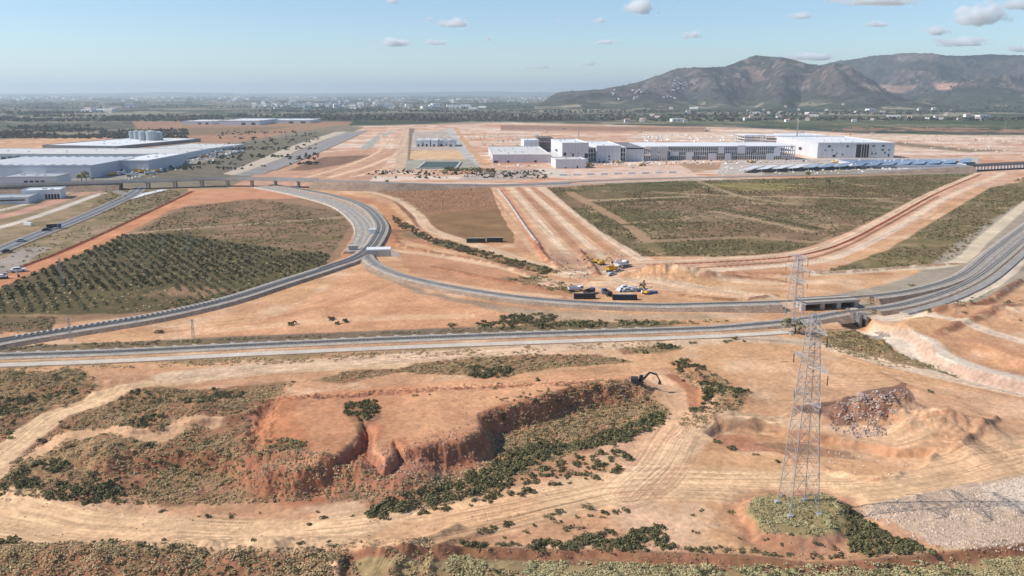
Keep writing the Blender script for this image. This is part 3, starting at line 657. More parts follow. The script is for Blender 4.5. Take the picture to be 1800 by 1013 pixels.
# colours: scrub, rock, terraced clearings, and cloud shade painted on the far ridge
def C2(r, g, b): return lin((r, g, b), .85)
mc = np.zeros(MZ.shape+(3,)); mc[:] = C2(84, 82, 77)
def mm(col, a): mc[:] = mc*(1-np.clip(a, 0, 1)[..., None])+np.asarray(col)*np.clip(a, 0, 1)[..., None]
mm(C2(74, 74, 60), sm((fbm(mx, my, 420, 4, 421)-.45)/.15))
mm(C2(124, 106, 98), sm((fbm(mx, my, 240, 5, 422)-.54)/.1)*sm((MZ-60)/140.)*.55)
gmr = np.abs(np.gradient(MZ, axis=0)/np.gradient(MR, axis=0)); mm(C2(128, 108, 100), sm((gmr-.42)/.25)*.5)
mm(C2(88, 92, 70), sm((70-MZ)/50.)*.8)
mm(C2(176, 160, 128), sm((60-MZ)/40.)*sm((fbm(mx*.6, my, 170, 3, 423)-.58)/.05)*.8)
pad = to_px(mx, my, MZ)
mm(C2(60, 60, 52), sm((fbm(mx, my, 75, 3, 425)-.5)/.12)*.55); mm(C2(150, 128, 116), sm((fbm(mx, my, 48, 3, 426)-.6)/.08)*sm((MZ-50)/100.)*.6)
mm(C2(70, 73, 68), sm((MR-8800)/400.)*.6)  # far ridge darkened in the colour to stand in for cloud shade
def mpatch(pts, col, a):
    p = np.array(pts, float); mm(col, sm((sdf(p, pad[0].ravel(), pad[1].ravel(), 6)+2).reshape(MZ.shape)/3.)*a)
for pts, col in (([(1640,148),(1692,146),(1680,156),(1650,158)], (214,170,146)), ([(1545,150),(1610,152),(1590,164),(1555,162)], (178,146,126)), ([(1515,148),(1540,152),(1550,162),(1532,158)], (180,158,134)), ([(1575,97),(1650,95),(1650,106),(1580,107)], (140,124,114)), ([(1312,118),(1330,116),(1345,140),(1320,138)], (140,112,102))):
    mpatch(pts, C2(*col), .75)
n1, n2 = MZ.shape; i0 = (np.arange(n1-1)[:, None]*n2+np.arange(n2-1)[None, :]).ravel()
me = np_mesh('mountain_range', np.stack([mx.ravel(), my.ravel(), MZ.ravel()], 1), np.stack([i0, i0+1, i0+n2+1, i0+n2], 1), smooth=True)
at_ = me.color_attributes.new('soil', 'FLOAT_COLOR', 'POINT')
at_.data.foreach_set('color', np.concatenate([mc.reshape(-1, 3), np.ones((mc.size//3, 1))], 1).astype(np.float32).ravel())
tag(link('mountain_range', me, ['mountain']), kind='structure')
def mheight(x, y):
    a = math.degrees(math.atan2(x, y)); r = math.hypot(x, y)
    i = int(np.clip(np.searchsorted(mr, r), 1, len(mr)-1)); j = int(np.clip(np.searchsorted(maz, a), 1, len(maz)-1))
    return float(MZ[i, j])
# distant low ridge on the horizon
rb = MB(); prev = None
N = 220
for i in range(N+1):
    a = radians(-34+i*66/N); r = 30000
    hgt = 60+190*max(0, float(fbm(np.array([i*1.0]), np.array([0.]), 22, 4, 431)[0])-.35)*sm(np.array((i-20)/30.)).item()
    row = [(sin(a)*(r-2500), cos(a)*(r-2500), -5), (sin(a)*(r-900), cos(a)*(r-900), hgt*.6), (sin(a)*r, cos(a)*r, hgt), (sin(a)*(r+1500), cos(a)*(r+1500), -5)]
    k = len(rb.v); rb.v += row
    if i: rb.f += [(k-4+j, k+j, k+j+1, k-3+j) for j in range(3)]; rb.m += [0]*3
o = rb.build('distant_hills', ['far_tree']); tag(o, kind='structure')

# ------------------------------------------------------------------ railways and roads (ribbons lying on the ground)
def ribbon(name, line, prof, mats, z=0.0, mi=None):
    """prof: list of (offset, height, material index of the strip that ends here)"""
    P = np.array(line); T = np.gradient(P, axis=0); T /= np.linalg.norm(T, axis=1)[:, None]; Nn = np.stack([-T[:, 1], T[:, 0]], 1)
    zz = z(P) if callable(z) else np.full(len(P), z)
    V = []; m = len(prof)
    for k, (o, h, _) in enumerate(prof):
        q = P+Nn*o; V.append(np.stack([q[:, 0], q[:, 1], (zz+h) if h > -50 else np.full(len(P), -1.0)], 1))
    V = np.stack(V, 1).reshape(-1, 3); n = len(P)
    q = (np.arange(n-1)[:, None]*m+np.arange(m-1)[None, :]); Qd = np.stack([q, q+m, q+m+1, q+1], -1).reshape(-1, 4)
    mi = np.tile(np.array([p[2] for p in prof[1:]]), n-1)
    Qd = Qd[:, ::-1]
    if prof[0][1] < -50 and prof[-1][1] < -50:
        caps = [(b+k, b+k+1, b+m-2-k, b+m-1-k) for b in (0, (n-1)*m) for k in range(m//2-1)]; Qd = np.concatenate([Qd, np.array(caps)]); mi = np.concatenate([mi, np.zeros(len(caps), int)])
    me = np_mesh(name, V, Qd, mi)
    return link(name, me, mats)
def offset(line, o):
    P = np.array(line); T = np.gradient(P, axis=0); T /= np.linalg.norm(T, axis=1)[:, None]
    return P+np.stack([-T[:, 1], T[:, 0]], 1)*o
BAL = [(-9, -99, 0), (-5.6, -.1, 0), (-3.4, 0, 1), (3.4, 0, 2), (5.6, -.1, 1), (9, -99, 0)]
def railway(line, name, label, tracks=(0,), zf=1.8, half=4.5, sleepers=True, gap=None):
  for part_ in ((line,) if gap is None else ([p for p in line if to_px(p[0], p[1], 3)[0] < gap[0]], [p for p in line if to_px(p[0], p[1], 3)[0] > gap[1]])):
    o = ribbon('railway_embankment', part_, [(-half-4.5, -99, 0), (-half-1.5, -.25, 0), (-half, 0, 1), (half, 0, 2), (half+1.5, -.25, 1), (half+4.5, -99, 0)], ['embank', 'pale_ballast', 'ballast'], zf)
    tag(o, kind='structure')
  if True:
    e = empty('railway_track', (0, 0, 0)); tag(e, label, 'railway track', 'railway tracks curving across the bare soil')
    for t in tracks:
        L = offset(line, t); zt = zf(L) if callable(zf) else np.full(len(L), zf)
        for s in (-.75, .75):
            ribbon('rail', offset(L, s), [(-.09, .12, 0), (-.09, .42, 0), (.09, .42, 0), (.09, .12, 0)], ['dark_concrete'], zf).parent = e
        if sleepers:
            d = np.concatenate([[0], np.cumsum(np.linalg.norm(np.diff(L, axis=0), axis=1))]); s_ = np.arange(0, d[-1], 1.6)
            cx = np.interp(s_, d, L[:, 0]); cy = np.interp(s_, d, L[:, 1]); cz = np.interp(s_, d, zt)
            T = np.gradient(np.stack([cx, cy], 1), axis=0); T /= np.linalg.norm(T, axis=1)[:, None]; Nn = np.stack([-T[:, 1], T[:, 0]], 1)
            c = np.stack([cx, cy], 1); V = []
            for (a, b, h) in ((-1.3, -.2, .02), (1.3, -.2, .02), (1.3, .2, .02), (-1.3, .2, .02), (-1.3, -.2, .16), (1.3, -.2, .16), (1.3, .2, .16), (-1.3, .2, .16)):
                q = c+Nn*a+T*b; V.append(np.concatenate([q, (cz+h)[:, None]], 1))
            V = np.stack(V, 1).reshape(-1, 3); f = np.array([(4, 5, 6, 7), (0, 1, 5, 4), (1, 2, 6, 5), (2, 3, 7, 6), (3, 0, 4, 7)])
            Qs = (np.arange(len(s_))[:, None, None]*8+f[None]).reshape(-1, 4)
            so = link('sleepers', np_mesh('sleepers', V, Qs), ['concrete'], e); so['kind'] = 'stuff'
    return e
def ramp_e(P):
    px = np.array([to_px(q[0], q[1], 3)[0] for q in P]); return np.interp(px, [1180, 1392, 1515, 1700], [1.7, 3.9, 3.9, 1.3])
def ramp_s(P):
    px = np.array([to_px(q[0], q[1], 2)[0] for q in P]); return np.interp(px, [1260, 1488, 1530, 1680], [.5, 2.0, 2.0, .9])
railway(RAILCURVE, 'c', 'double railway track curving up from the left edge and past the orchard to the viaduct', (-1.9, 1.9), 1.8, 4.3)
railway(EAST, 'e', 'single railway track curving right from the white underpass past the pipe yard to the bridge', (0,), ramp_e, 2.9, gap=(1394, 1513))
railway(SOUTHLINE, 's', 'railway track running along the bottom of the triangle, parallel to the pale service road', (-.8,), ramp_s, 2.9, gap=(1488, 1530))
YARD = PL([(470,329),(520,338),(580,352),(620,366),(650,388),(662,408),(658,428),(648,446)], 0)
o = ribbon('ballast_yard', offset(YARD, -8), [(-9, -99, 0), (-7.5, 0, 0), (-5.5, .05, 1), (-3.2, .05, 0), (-.5, .05, 1), (1.2, .05, 0), (4, .05, 1), (5.6, .05, 0), (7.4, .05, 1), (8.4, 0, 0), (9.6, -99, 0)], ['pale_ballast', 'ballast'], 1.4); tag(o, kind='structure')
# branch tracks in the corridor on the right
for off, zc in ((8, .7),):
    seg = PL([(1560,546),(1640,524),(1710,492),(1760,455),(1830,398),(1930,330)]); L = offset(seg, -off)
    o = ribbon('ballast_bed', L, [(-3.6, -99, 0), (-2.2, 0, 1), (2.2, 0, 1), (3.6, -99, 0)], ['pale_ballast', 'ballast'], zc); tag(o, kind='structure')
def road(line, half, label, zf=.35, surf='asphalt', marks=True, verge=1.2):
    pr = [(-half-verge-1, -99, 0), (-half-verge, 0, 0), (-half, .04, 0)]
    if marks: pr += [(-half+.4, .05, 1), (-half+.7, .05, 2), (-.2, .05, 1), (.2, .05, 2), (half-.7, .05, 1), (half-.4, .05, 2), (half, .04, 1)]
    else: pr += [(half, .04, 1)]
    pr += [(half+verge, 0, 0), (half+verge+1, -99, 0)]
    o = ribbon('road', line, pr, ['embank', surf, 'paint'], zf); tag(o, kind='structure'); return o
road(PL([(-300,535),(-60,462),(0,440),(60,416),(120,393),(170,372),(205,356),(228,345),(240,337),(246,330)], 0), 6.5, '', .4)
road(PL([(215,353),(240,346),(262,340),(290,334)], 0), 4.5, '', .35, 'paint', False)
road(PL([(160,331),(195,334),(222,342),(232,347)], 0), 4, '', .3, 'old_asphalt', False)
road(np.array([p for p in offset(SOUTHLINE, -11.5) if to_px(p[0], p[1], 0)[0] < 1400]), 2.3, '', .22, 'gravel_road', False, .5)
for (z0, ln, hw, sf) in ((.3, [(445,306),(500,284),(560,258),(620,234)], 12, 'old_asphalt'), (.3, [(470,300),(520,281),(590,252),(640,230)], 8, 'old_asphalt')):
    road(PL(ln), hw, '', z0+(.25 if hw == 8 else 0), sf, False, 3)
# ------------------------------------------------------------------ the elevated road along the estate
DECKZ = 8.5
deckL = smooth_line([to_ground(a, b, DECKZ) for a, b in ((-120,330),(0,326),(100,322),(190,319.5),(300,316.5),(380,314),(470,314.5),(556,316.5))], 12)
deckL = [np.array(p) for p in deckL]
br = empty('viaduct', (0, 0, 0)); tag(br, 'long low road viaduct on concrete piers crossing above the railway, left of centre', 'viaduct')
ribbon('deck', deckL, [(-6, -1.6, 0), (-6.6, -1.4, 0), (-6.6, 1.0, 1), (-6.3, 1.0, 1), (-6.3, .1, 0), (6.3, .1, 2), (6.3, 1.0, 0), (6.6, 1.0, 1), (6.6, -1.4, 1), (6, -1.6, 0), (-6, -1.6, 0)], ['concrete', 'concrete', 'old_asphalt'], DECKZ).parent = br
D = np.array(deckL); dd = np.concatenate([[0], np.cumsum(np.linalg.norm(np.diff(D, axis=0), axis=1))])
x_start = [i for i in range(len(D)) if to_px(D[i][0], D[i][1], DECKZ)[0] > 195][0]
for s in np.arange(dd[x_start], dd[-1]-8, 27.0):
    cx = np.interp(s, dd, D[:, 0]); cy = np.interp(s, dd, D[:, 1])
    p = MB(); p.tube((cx, cy-3.4, -1), (cx, cy-3.4, DECKZ-2.6), .9).tube((cx, cy+3.4, -1), (cx, cy+3.4, DECKZ-2.6), .9).box(cx-1.1, cx+1.1, cy-5.6, cy+5.6, DECKZ-2.6, DECKZ-1.55)
    p.build('pier', ['concrete'], br)
ab = D[:x_start+1]
tag(ribbon('road_embankment', ab, [(-16, -99, 0), (-5.9, -1.7, 0), (5.9, -1.7, 0), (16, -99, 0)], ['embank', 'dark_concrete'], DECKZ), kind='structure')
we = smooth_line([to_ground(a, b, z) for a, b, z in ((556,316.5,DECKZ),(620,319,DECKZ),(700,322,7),(780,324,4),(860,325,1.5),(930,324,.6),(1000,322,.6))], 12)
def zramp(P):
    px = np.array([to_px(q[0], q[1], 4)[0] for q in P]); return np.interp(px, [556, 640, 700, 780, 860, 930], [DECKZ-.02, DECKZ, 7, 4, 1.5, .7])
tag(ribbon('road_embankment', we, [(-17, -99, 0), (-7.2, -.1, 0), (-6.6, 0, 0), (6.6, 0, 2), (7.2, -.1, 0), (17, -99, 0)], ['embank', 'dark_concrete', 'old_asphalt'], zramp), kind='structure')
g_ = empty('guard_rail', (0, 0, 0)); tag(g_, 'grey metal guard rail along the near edge of the embanked road right of the viaduct', 'guard rail')
ribbon('rail_beam', offset(we, -7.0), [(-.1, .5, 0), (-.1, .9, 0), (.1, .9, 0), (.1, .5, 0)], ['steel'], zramp).parent = g_
road(PL([(930,324),(1100,316),(1300,311),(1500,306),(1700,301),(1720,300)]), 5, '', .5, 'old_asphalt', False)
road(PL([(760,331),(860,329),(960,327),(1100,321),(1300,316)]), 3, '', .3, 'concrete', False)
# steel bridge on the right with closely spaced uprights
def pier_bridge():
    e = empty('covered_bridge', (0, 0, 0)); tag(e, 'dark bridge with a row of pale uprights crossing the haul road at the right edge', 'bridge')
    z = 7.5
    a = np.array(to_ground(1706, 291, z)); b = np.array(to_ground(1960, 279, z)); L = np.stack([a+(b-a)*t for t in np.linspace(0, 1, 12)])
    ribbon('deck', L, [(-6, -1.4, 0), (-6.4, 1.3, 0), (-6, 1.3, 0), (6, .1, 1), (6.4, 1.2, 0), (6, -1.4, 0), (-6, -1.4, 0)], ['dark_concrete', 'old_asphalt'], z).parent = e
    n = int(np.linalg.norm(b-a)/6.2); d = (b-a)/np.linalg.norm(b-a); nn = np.array([-d[1], d[0]])
    for i in range(n):
        c = a+d*(6.2*i+2)
        for s in (-5, 5):
            q = c+nn*s; m = MB(); m.box(q[0]-.9, q[0]+.9, q[1]-.5, q[1]+.5, -1, z-1.35); m.build('upright', ['white_panel'], e)
    m = MB(); q0 = a-nn*5.6; q1 = b-nn*5.6; m.bar((q0[0], q0[1], 1.0), (q1[0], q1[1], 1.0), 1.6, h=1.6)
    m.build('bottom_beam', ['dark_steel'], e)
    return e
pier_bridge()
tag(ribbon('road_embankment', smooth_line([to_ground(1500, 305, .6), to_ground(1600, 300, 2.5), to_ground(1706, 291.5, 7.4)], 10), [(-16, -99, 0), (-6.4, 0, 0), (6.4, 0, 1), (16, -99, 0)], ['embank', 'old_asphalt'], lambda P: np.linspace(.6, 7.5, len(P))), kind='structure')

# ------------------------------------------------------------------ underpass and rail bridge
def underpass(px, py, rz, w, l, h, label, open_px=True):
    x, y = _g(px, py); e = empty('underpass', (x, y, 0), rz); tag(e, label, 'underpass')
    m = MB(); m.box(-w/2, w/2, -l/2, l/2, h-.7, h); m.build('roof_slab', ['white_roof'], e)
    m = MB(); m.box(-w/2, w/2, -l/2, -l/2+.6, -.5, h-.7); m.build('side_wall', ['concrete'], e); m = MB(); m.box(-w/2, w/2, l/2-.6, l/2, -.5, h-.7); m.build('side_wall', ['concrete'], e)
    m = MB(); m.box(w/2-4, w/2-3.6, -l/2+.6, l/2-.6, -.5, h-.7); m.build('opening_shade', ['dark'], e)  # near-black panel inside the mouth stands in for the passage's shade
    m = MB(); m.add([(w/2, -l/2, h), (w/2+7, -l/2-3, .8), (w/2+7, -l/2-3, -1), (w/2, -l/2, -1), (w/2, -l/2+.5, h), (w/2+7, -l/2-2.5, .8), (w/2+7, -l/2-2.5, -1), (w/2, -l/2+.5, -1)], [(0, 1, 2, 3), (4, 7, 6, 5), (0, 4, 5, 1), (1, 5, 6, 2), (3, 2, 6, 7)])
    m.build('wing_wall', ['concrete'], e); return e
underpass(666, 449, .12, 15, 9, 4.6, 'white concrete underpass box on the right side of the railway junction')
x, y = _g(621, 443); m = MB(); m.box(-3, 3, -1.2, 1.2, -.5, 3.6); m.box(-3.6, 3.6, -1.5, 1.5, 3.6, 4.2); e = empty('parapet', (x, y, 0), .3); tag(e, 'small white concrete parapet block left of the railway junction', 'parapet'); m.build('block', ['concrete'], e)
x, y = _g(655, 410, 1.8); m = MB(); m.box(-2.4, 2.4, -1.4, 1.4, 0, 2.6); m2 = MB(); m2.box(-2.7, 2.7, -1.7, 1.7, 2.6, 2.9); m3 = MB(); m3.box(-.5, .5, -1.47, -1.41, .1, 2.1)
e = empty('relay_cabin', (x, y, 1.9)); tag(e, 'small white cabin beside the tracks just above the railway junction', 'cabin'); m.build('wall', ['white_panel'], e); m2.build('roof', ['white_roof'], e); m3.build('door', ['grey_panel'], e)
# bridge on the east line
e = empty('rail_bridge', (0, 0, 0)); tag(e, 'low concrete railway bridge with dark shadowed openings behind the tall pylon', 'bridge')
seg = [p for p in EAST if 1392 < to_px(p[0], p[1], 2)[0] < 1512]
ribbon('deck', seg, [(-4.4, -.9, 0), (-5.0, -.7, 0), (-5.0, .45, 0), (-4.7, .45, 0), (-4.7, .12, 0), (4.7, .12, 1), (4.7, .45, 0), (5.0, .45, 0), (5.0, -.9, 0), (-4.4, -.9, 0)], ['concrete', 'pale_ballast'], 3.9).parent = e
seg = np.array(seg)
for t in (0.02, .3, .58, .95):
    q = seg[min(int(t*len(seg)), len(seg)-1)]; m = MB(); m.box(q[0]-1, q[0]+1, q[1]-4, q[1]+4, -3, 3.05); m.build('pier', ['concrete'], e)
m = MB(); q0, q1 = seg[0], seg[-1]; m.add([(q0[0], q0[1]+4.4, -3), (q1[0], q1[1]+4.4, -3), (q1[0], q1[1]+4.4, 3.3), (q0[0], q0[1]+4.4, 3.3), (q0[0], q0[1]+5.0, -3), (q1[0], q1[1]+5.0, -3), (q1[0], q1[1]+5.0, 3.3), (q0[0], q0[1]+5.0, 3.3)], [(0, 1, 2, 3), (5, 4, 7, 6), (0, 4, 5, 1), (3, 2, 6, 7)]); m.build('back_wall', ['dark_concrete'], e)  # dark-coloured wall closes the gaps, standing in for shade under the deck
# deep portal of the south line over the pale track
pp = [p for p in SOUTHLINE if 1486 < to_px(p[0], p[1], 2)[0] < 1532]; pm = (pp[0]+pp[-1])/2; ang = math.atan2(pp[-1][1]-pp[0][1], pp[-1][0]-pp[0][0]); hl = float(np.linalg.norm(pp[-1]-pp[0]))/2+1.5
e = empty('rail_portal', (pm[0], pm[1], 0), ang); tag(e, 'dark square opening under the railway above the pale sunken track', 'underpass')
m = MB(); m.box(-hl, hl, -4.6, 4.6, 1.15, 1.95); m.build('deck', ['pale_ballast'], e)
m = MB(); m.box(-hl-.5, hl+.5, -4.95, -4.62, .9, 2.35); m.build('parapet', ['concrete'], e)
for s_ in (-1, 1): m = MB(); m.box(s_*hl-.6, s_*hl+.6, -8.2, 8, -5.5, 1.1); m.build('abutment', ['dark_concrete'], e)  # abutments coloured dark to imitate shade in the passage
m = MB(); m.box(-hl+.7, hl-.7, 3.4, 3.8, -5.5, 1.1); m.build('opening_shade', ['dark'], e)  # near-black back panel, put where the passage is only in shade

# ------------------------------------------------------------------ buildings
def place(px, py, z=0):
    x, y = to_ground(px, py, z); return float(x), float(y)
def wpx(px, py, n):           # metres for n pixels at that ground point
    x, y = place(px, py); return n*(y*CP+H*SP)/F
def hall(name, pxl, pxr, ybase, hpx, depth, yaw, wallm, roofm, label, cat='warehouse', openings=(), side=(), ridge=0, parapet=.6, strips=0, group=None):
    xl, y0 = place(pxl, ybase); xr, _ = place(pxr, ybase); W = (xr-xl); Hh = wpx(pxl, ybase, hpx)*1.0
    e = empty(name, (xl, y0, 0), yaw); tag(e, label, cat, group)
    m = MB(); m.box(0, W, 0, depth, -1, Hh); m.build('wall', [wallm], e)
    m = MB()
    if ridge:
        n = ridge; ww = W/n
        for i in range(n):
            a, b = i*ww-.3*(i == 0), (i+1)*ww+.3*(i == n-1)
            m.add([(a, -.3, Hh), ((a+b)/2, -.3, Hh+ww*.09+.6), (b, -.3, Hh), (a, depth+.3, Hh), ((a+b)/2, depth+.3, Hh+ww*.09+.6), (b, depth+.3, Hh)], [(0, 1, 4, 3), (1, 2, 5, 4), (0, 2, 1), (3, 4, 5), (0, 3, 5, 2)])
    else:
        m.box(-.25, W+.25, -.25, depth+.25, Hh+.02, Hh+.3)
    m.build('roof', [roofm], e)
    if not ridge:
        m = MB(); 
        m.box(-.4, W+.4, -.4, 0, Hh+.3, Hh+1.2); m.box(-.4, W+.4, depth, depth+.4, Hh+.3, Hh+1.2); m.box(-.4, 0, 0, depth, Hh+.3, Hh+1.2); m.box(W, W+.4, 0, depth, Hh+.3, Hh+1.2)
        m.build('parapet', [wallm if wallm != 'blue_panel' else 'white_panel'], e)
        m = MB(); r = random.Random(hash(label) % 1000 if False else len(label))
        for i in range(int(min(14, max(3, W*depth/900)))):
            a = r.uniform(3, W-5); b = r.uniform(3, depth-5); m = MB(); m.box(a, a+r.uniform(1.5, 3.5), b, b+r.uniform(1.5, 4), Hh+.3, Hh+.3+r.uniform(.8, 1.8)); m.build('roof_vent', ['grey_panel'], e)
    for (u0, u1, v0, v1) in openings:   # fractions of the front wall
        m = MB(); m.box(u0*W, u1*W, -.12, -.02, v0*Hh, v1*Hh); f = m.build('window' if v0 > .05 else 'door', ['dark'], e)
    for (u0, u1, v0, v1) in side:
        m = MB(); m.box(-.12, -.02, u0*depth, u1*depth, v0*Hh, v1*Hh); m.build('window' if v0 > .05 else 'door', ['dark'], e)
    if strips:
        m = MB()
        for i in range(1, strips):
            m.box(i*W/strips-.12, i*W/strips+.12, -.1, -.01, .35, Hh)
        m.box(0, W, -.12, -.01, 0, .34); m.build('panel_joint', ['grey_roof'], e)
    return e
# factory under construction, right of centre
hall('factory_hall', 866, 968, 286.5, 13, 190, .06, 'grey_panel', 'cream_roof', 'low wide white-roofed hall, leftmost of the new factory buildings', 'factory', ((.02, .09, 0, .3), (.25, .29, 0, .3), (.72, .76, 0, .3)), ((.1, .2, 0, .4), (.5, .55, 0, .4)), strips=9)
hall('roof_tower_block', 921, 947, 268, 20, 60, .08, 'white_panel', 'white_roof', 'small white block rising behind the low factory hall', 'factory', strips=4)
def frame_building(pxl, pxr, ybase, hpx, depth, nx, nf, label, roof=True, matn='frame_steel', dense=2):
    xl, y0 = place(pxl, ybase); xr, _ = place(pxr, ybase); W = xr-xl; Hh = wpx(pxl, ybase, hpx)
    e = empty('steel_frame_building', (xl, y0, 0), .05); tag(e, label, 'steel frame')
    for i in range(nx+1):
        m = MB()
        for j in range(dense): m.bar((i*W/nx, j*depth/max(dense-1, 1), -1), (i*W/nx, j*depth/max(dense-1, 1), Hh), 1.1)
        for k in range(1, nf+1): m.bar((i*W/nx, 0, Hh*k/nf-.05), (i*W/nx, depth, Hh*k/nf-.05), .7)
        m.build('portal_frame', [matn], e)
    for k in range(1, nf+1):
        for j in range(dense): m = MB(); m.bar((0, j*depth/max(dense-1, 1), Hh*k/nf), (W, j*depth/max(dense-1, 1), Hh*k/nf), .9); m.build('floor_beam', [matn], e)
    if nf > 1:
        for k in range(1, nf):
            m = MB(); m.box(1, W-1, 1.2, depth-1.2, Hh*k/nf-.35, Hh*k/nf-.1); m.build('floor_slab', ['concrete'], e)
    if roof:
        m = MB(); m.box(-.5, W+.5, -.5, depth+.5, Hh+.5, Hh+.9); m.build('roof', ['white_roof'], e)
    return e
frame_building(945, 972, 266, 23, 50, 8, 3, 'dark reddish steel frame standing between the low hall and the tall white block', False, 'frame_brown', 3)
hall('factory_tower_block', 988, 1035, 288, 35, 100, .115, 'grey_panel', 'white_roof', 'tallest white factory block with a bright left wall, behind a low annexe', 'factory', ((.05, .15, .4, .55), (.38, .44, .36, .5), (.85, .98, .28, .5), (.1, .14, .28, .34), (.55, .59, .3, .36), (.3, .34, .5, .54), (.6, .63, .5, .54)), ((.4, .6, .5, .6),), strips=8)
hall('factory_annexe', 977, 1030, 296.5, 14.5, 42, .115, 'grey_panel', 'cream_roof', 'low white annexe in front of the tallest factory block', 'factory', ((.3, .36, 0, .15), (.7, .75, 0, .3)), strips=5)
W_ = []
hall('factory_block', 1048, 1091, 285, 27, 120, .05, 'grey_panel', 'white_roof', 'square grey-panelled factory block, second to the right of the tall one', 'factory', ((.5, .56, .3, .42), (.1, .14, .15, .22), (.5, .56, .12, .2), (.1, .16, 0, .08), (.3, .36, 0, .08), (.7, .78, 0, .08), (.86, .93, .0, .08)), strips=6)
hall('factory_block', 1098, 1132, 283.5, 23, 120, .05, 'grey_panel', 'dark_concrete', 'grey-panelled factory block with a dark strip along its roof edge', 'factory', ((0.02, .98, .9, 1.0),), strips=5)
frame_building(1033, 1100, 284.5, 24, 100, 14, 3, 'open steel frame showing dark between the two grey-panelled factory blocks')
frame_building(1134, 1172, 283, 24, 100, 12, 2, 'steel frame bay with its first cladding panels, right of the grey blocks')
x0, y0 = place(1134, 283)
rp = random.Random(4)
for a in [1180+i*13+rp.uniform(-4, 4) for i in range(16)]:
    if rp.random() < .35: continue
    xa, ya = place(a, 281.4); w__ = rp.choice((6, 9, 12, 15)); e = empty('cladding_panel', (xa, ya-2, 0), .05); tag(e, 'cladding sheet hung on the very long open steel frame', 'wall panel', 'cladding sheets on the long steel frame')
    z0_ = rp.choice((0, 0, 6, 10)); m = MB(); m.box(0, w__, 0, .4, z0_-.5, z0_+rp.choice((6, 10, 12))); m.build('panel', [rp.choice(('grey_panel', 'white_panel', 'grey_panel', 'dark_concrete'))], e); m = MB(); m.box(0, w__, -.1, -.01, z0_-.4, z0_+.4); m.build('plinth', ['steel'], e)
for (a, b) in ((1144, 1156), (1160, 1172)):
    xa, ya = place(a, 282.6); xb, _ = place(b, 282.6); e = empty('cladding_panel', (xa, ya-2, 0), .05); tag(e, 'pale cladding panel on the steel frame, %s of the pair' % ('left' if a == 1144 else 'right'), 'wall panel')
    m = MB(); m.box(0, xb-xa, 0, .5, -1, 21); m.build('panel', ['grey_panel'], e); m = MB(); m.box(0, xb-xa, -.06, -.01, 0, 4); m.build('plinth', ['dark_concrete'], e)
frame_building(1174, 1400, 281.5, 23, 90, 60, 3, 'very long open steel frame stretching to the white hall on the right', True, 'frame_steel', 3)
hall('factory_hall', 1436, 1573, 278.5, 26, 185, .035, 'grey_panel', 'white_roof', 'big white hall with scattered small windows at the right end of the factory', 'factory',
     ((.13, .165, .74, .86), (.37, .40, .74, .86), (.09, .11, .5, .58), (.18, .20, .5, .58), (.2, .24, .08, .24), (.24, .26, .28, .36), (.32, .34, .2, .3), (.5, .665, .04, .92), (.71, .74, .76, .88), (.83, .865, .76, .88), (.83, .86, .5, .62), (.7, .72, .25, .36), (.75, .77, .25, .36), (.92, .94, .5, .6), (.87, .89, .3, .4), (.92, .94, .1, .3)), ((.55, .62, .35, .6), (.35, .42, .35, .55)), strips=16)
xh, yh = place(1436, 278.5); 
e = empty('glazed_bay', (xh+68, yh-.4, 0), .035); tag(e, 'grid of pale mullions in front of the dark tall bay of the big white hall', 'facade frame')
for i in range(6):
    m = MB(); m.box(i*3.9-.25, i*3.9+.25, -.5, .1, 0, 23); m.build('mullion', ['steel'], e)
frame_building(1308, 1345, 254, 15, 60, 12, 3, 'distant pale steel frame behind the long frame, left of its mast', True)
frame_building(1347, 1395, 252, 12, 60, 10, 2, 'distant low steel frame behind the big white hall, right of its mast', True)
hall('factory_hall', 1396, 1455, 250, 10, 120, .04, 'grey_panel', 'white_roof', 'flat far hall with a dark window band behind the big white hall', 'factory', ((.05, .95, .45, .8),))
def crane(px, py, hpx, label, jib=30):
    x, y = place(px, py); h = wpx(px, py, hpx); e = empty('tower_crane', (x, y, 0)); tag(e, label, 'crane')
    m = MB()
    for a in (-.8, .8):
        for b in (-.8, .8): m.bar((a, b, 0), (a, b, h), .45)
    for k in range(int(h/3)): s = 1 if k % 2 else -1; m.bar((-.8*s, -.8, k*3), (.8*s, -.8, k*3+3), .25); m.bar((.8, -.8*s, k*3), (.8, .8*s, k*3+3), .25)
    m.build('mast', ['steel'], e)
    m = MB(); m.bar((-jib*.3, 0, h), (jib, 0, h), .9); m.bar((0, 0, h+5), (jib*.8, 0, h+.4), .3); m.bar((0, 0, h+5), (-jib*.3, 0, h+.4), .3); m.bar((0, 0, h), (0, 0, h+5), .7); m.build('jib', ['steel'], e, rz=1.3)
    m = MB(); m.box(-jib*.3, -jib*.3+3, -1, 1, h-2.5, h-.4); m.build('counterweight', ['concrete'], e, rz=1.3)
    m = MB(); m.box(.6, 2.2, -.8, .8, h-2.4, h-.6); m.build('cab', ['white_panel'], e)
crane(1400, 252, 40, 'thin pale crane mast standing behind the big white factory hall', 18)
crane(1017, 246, 22, 'small distant crane on the bare land behind the tall white block', 16)
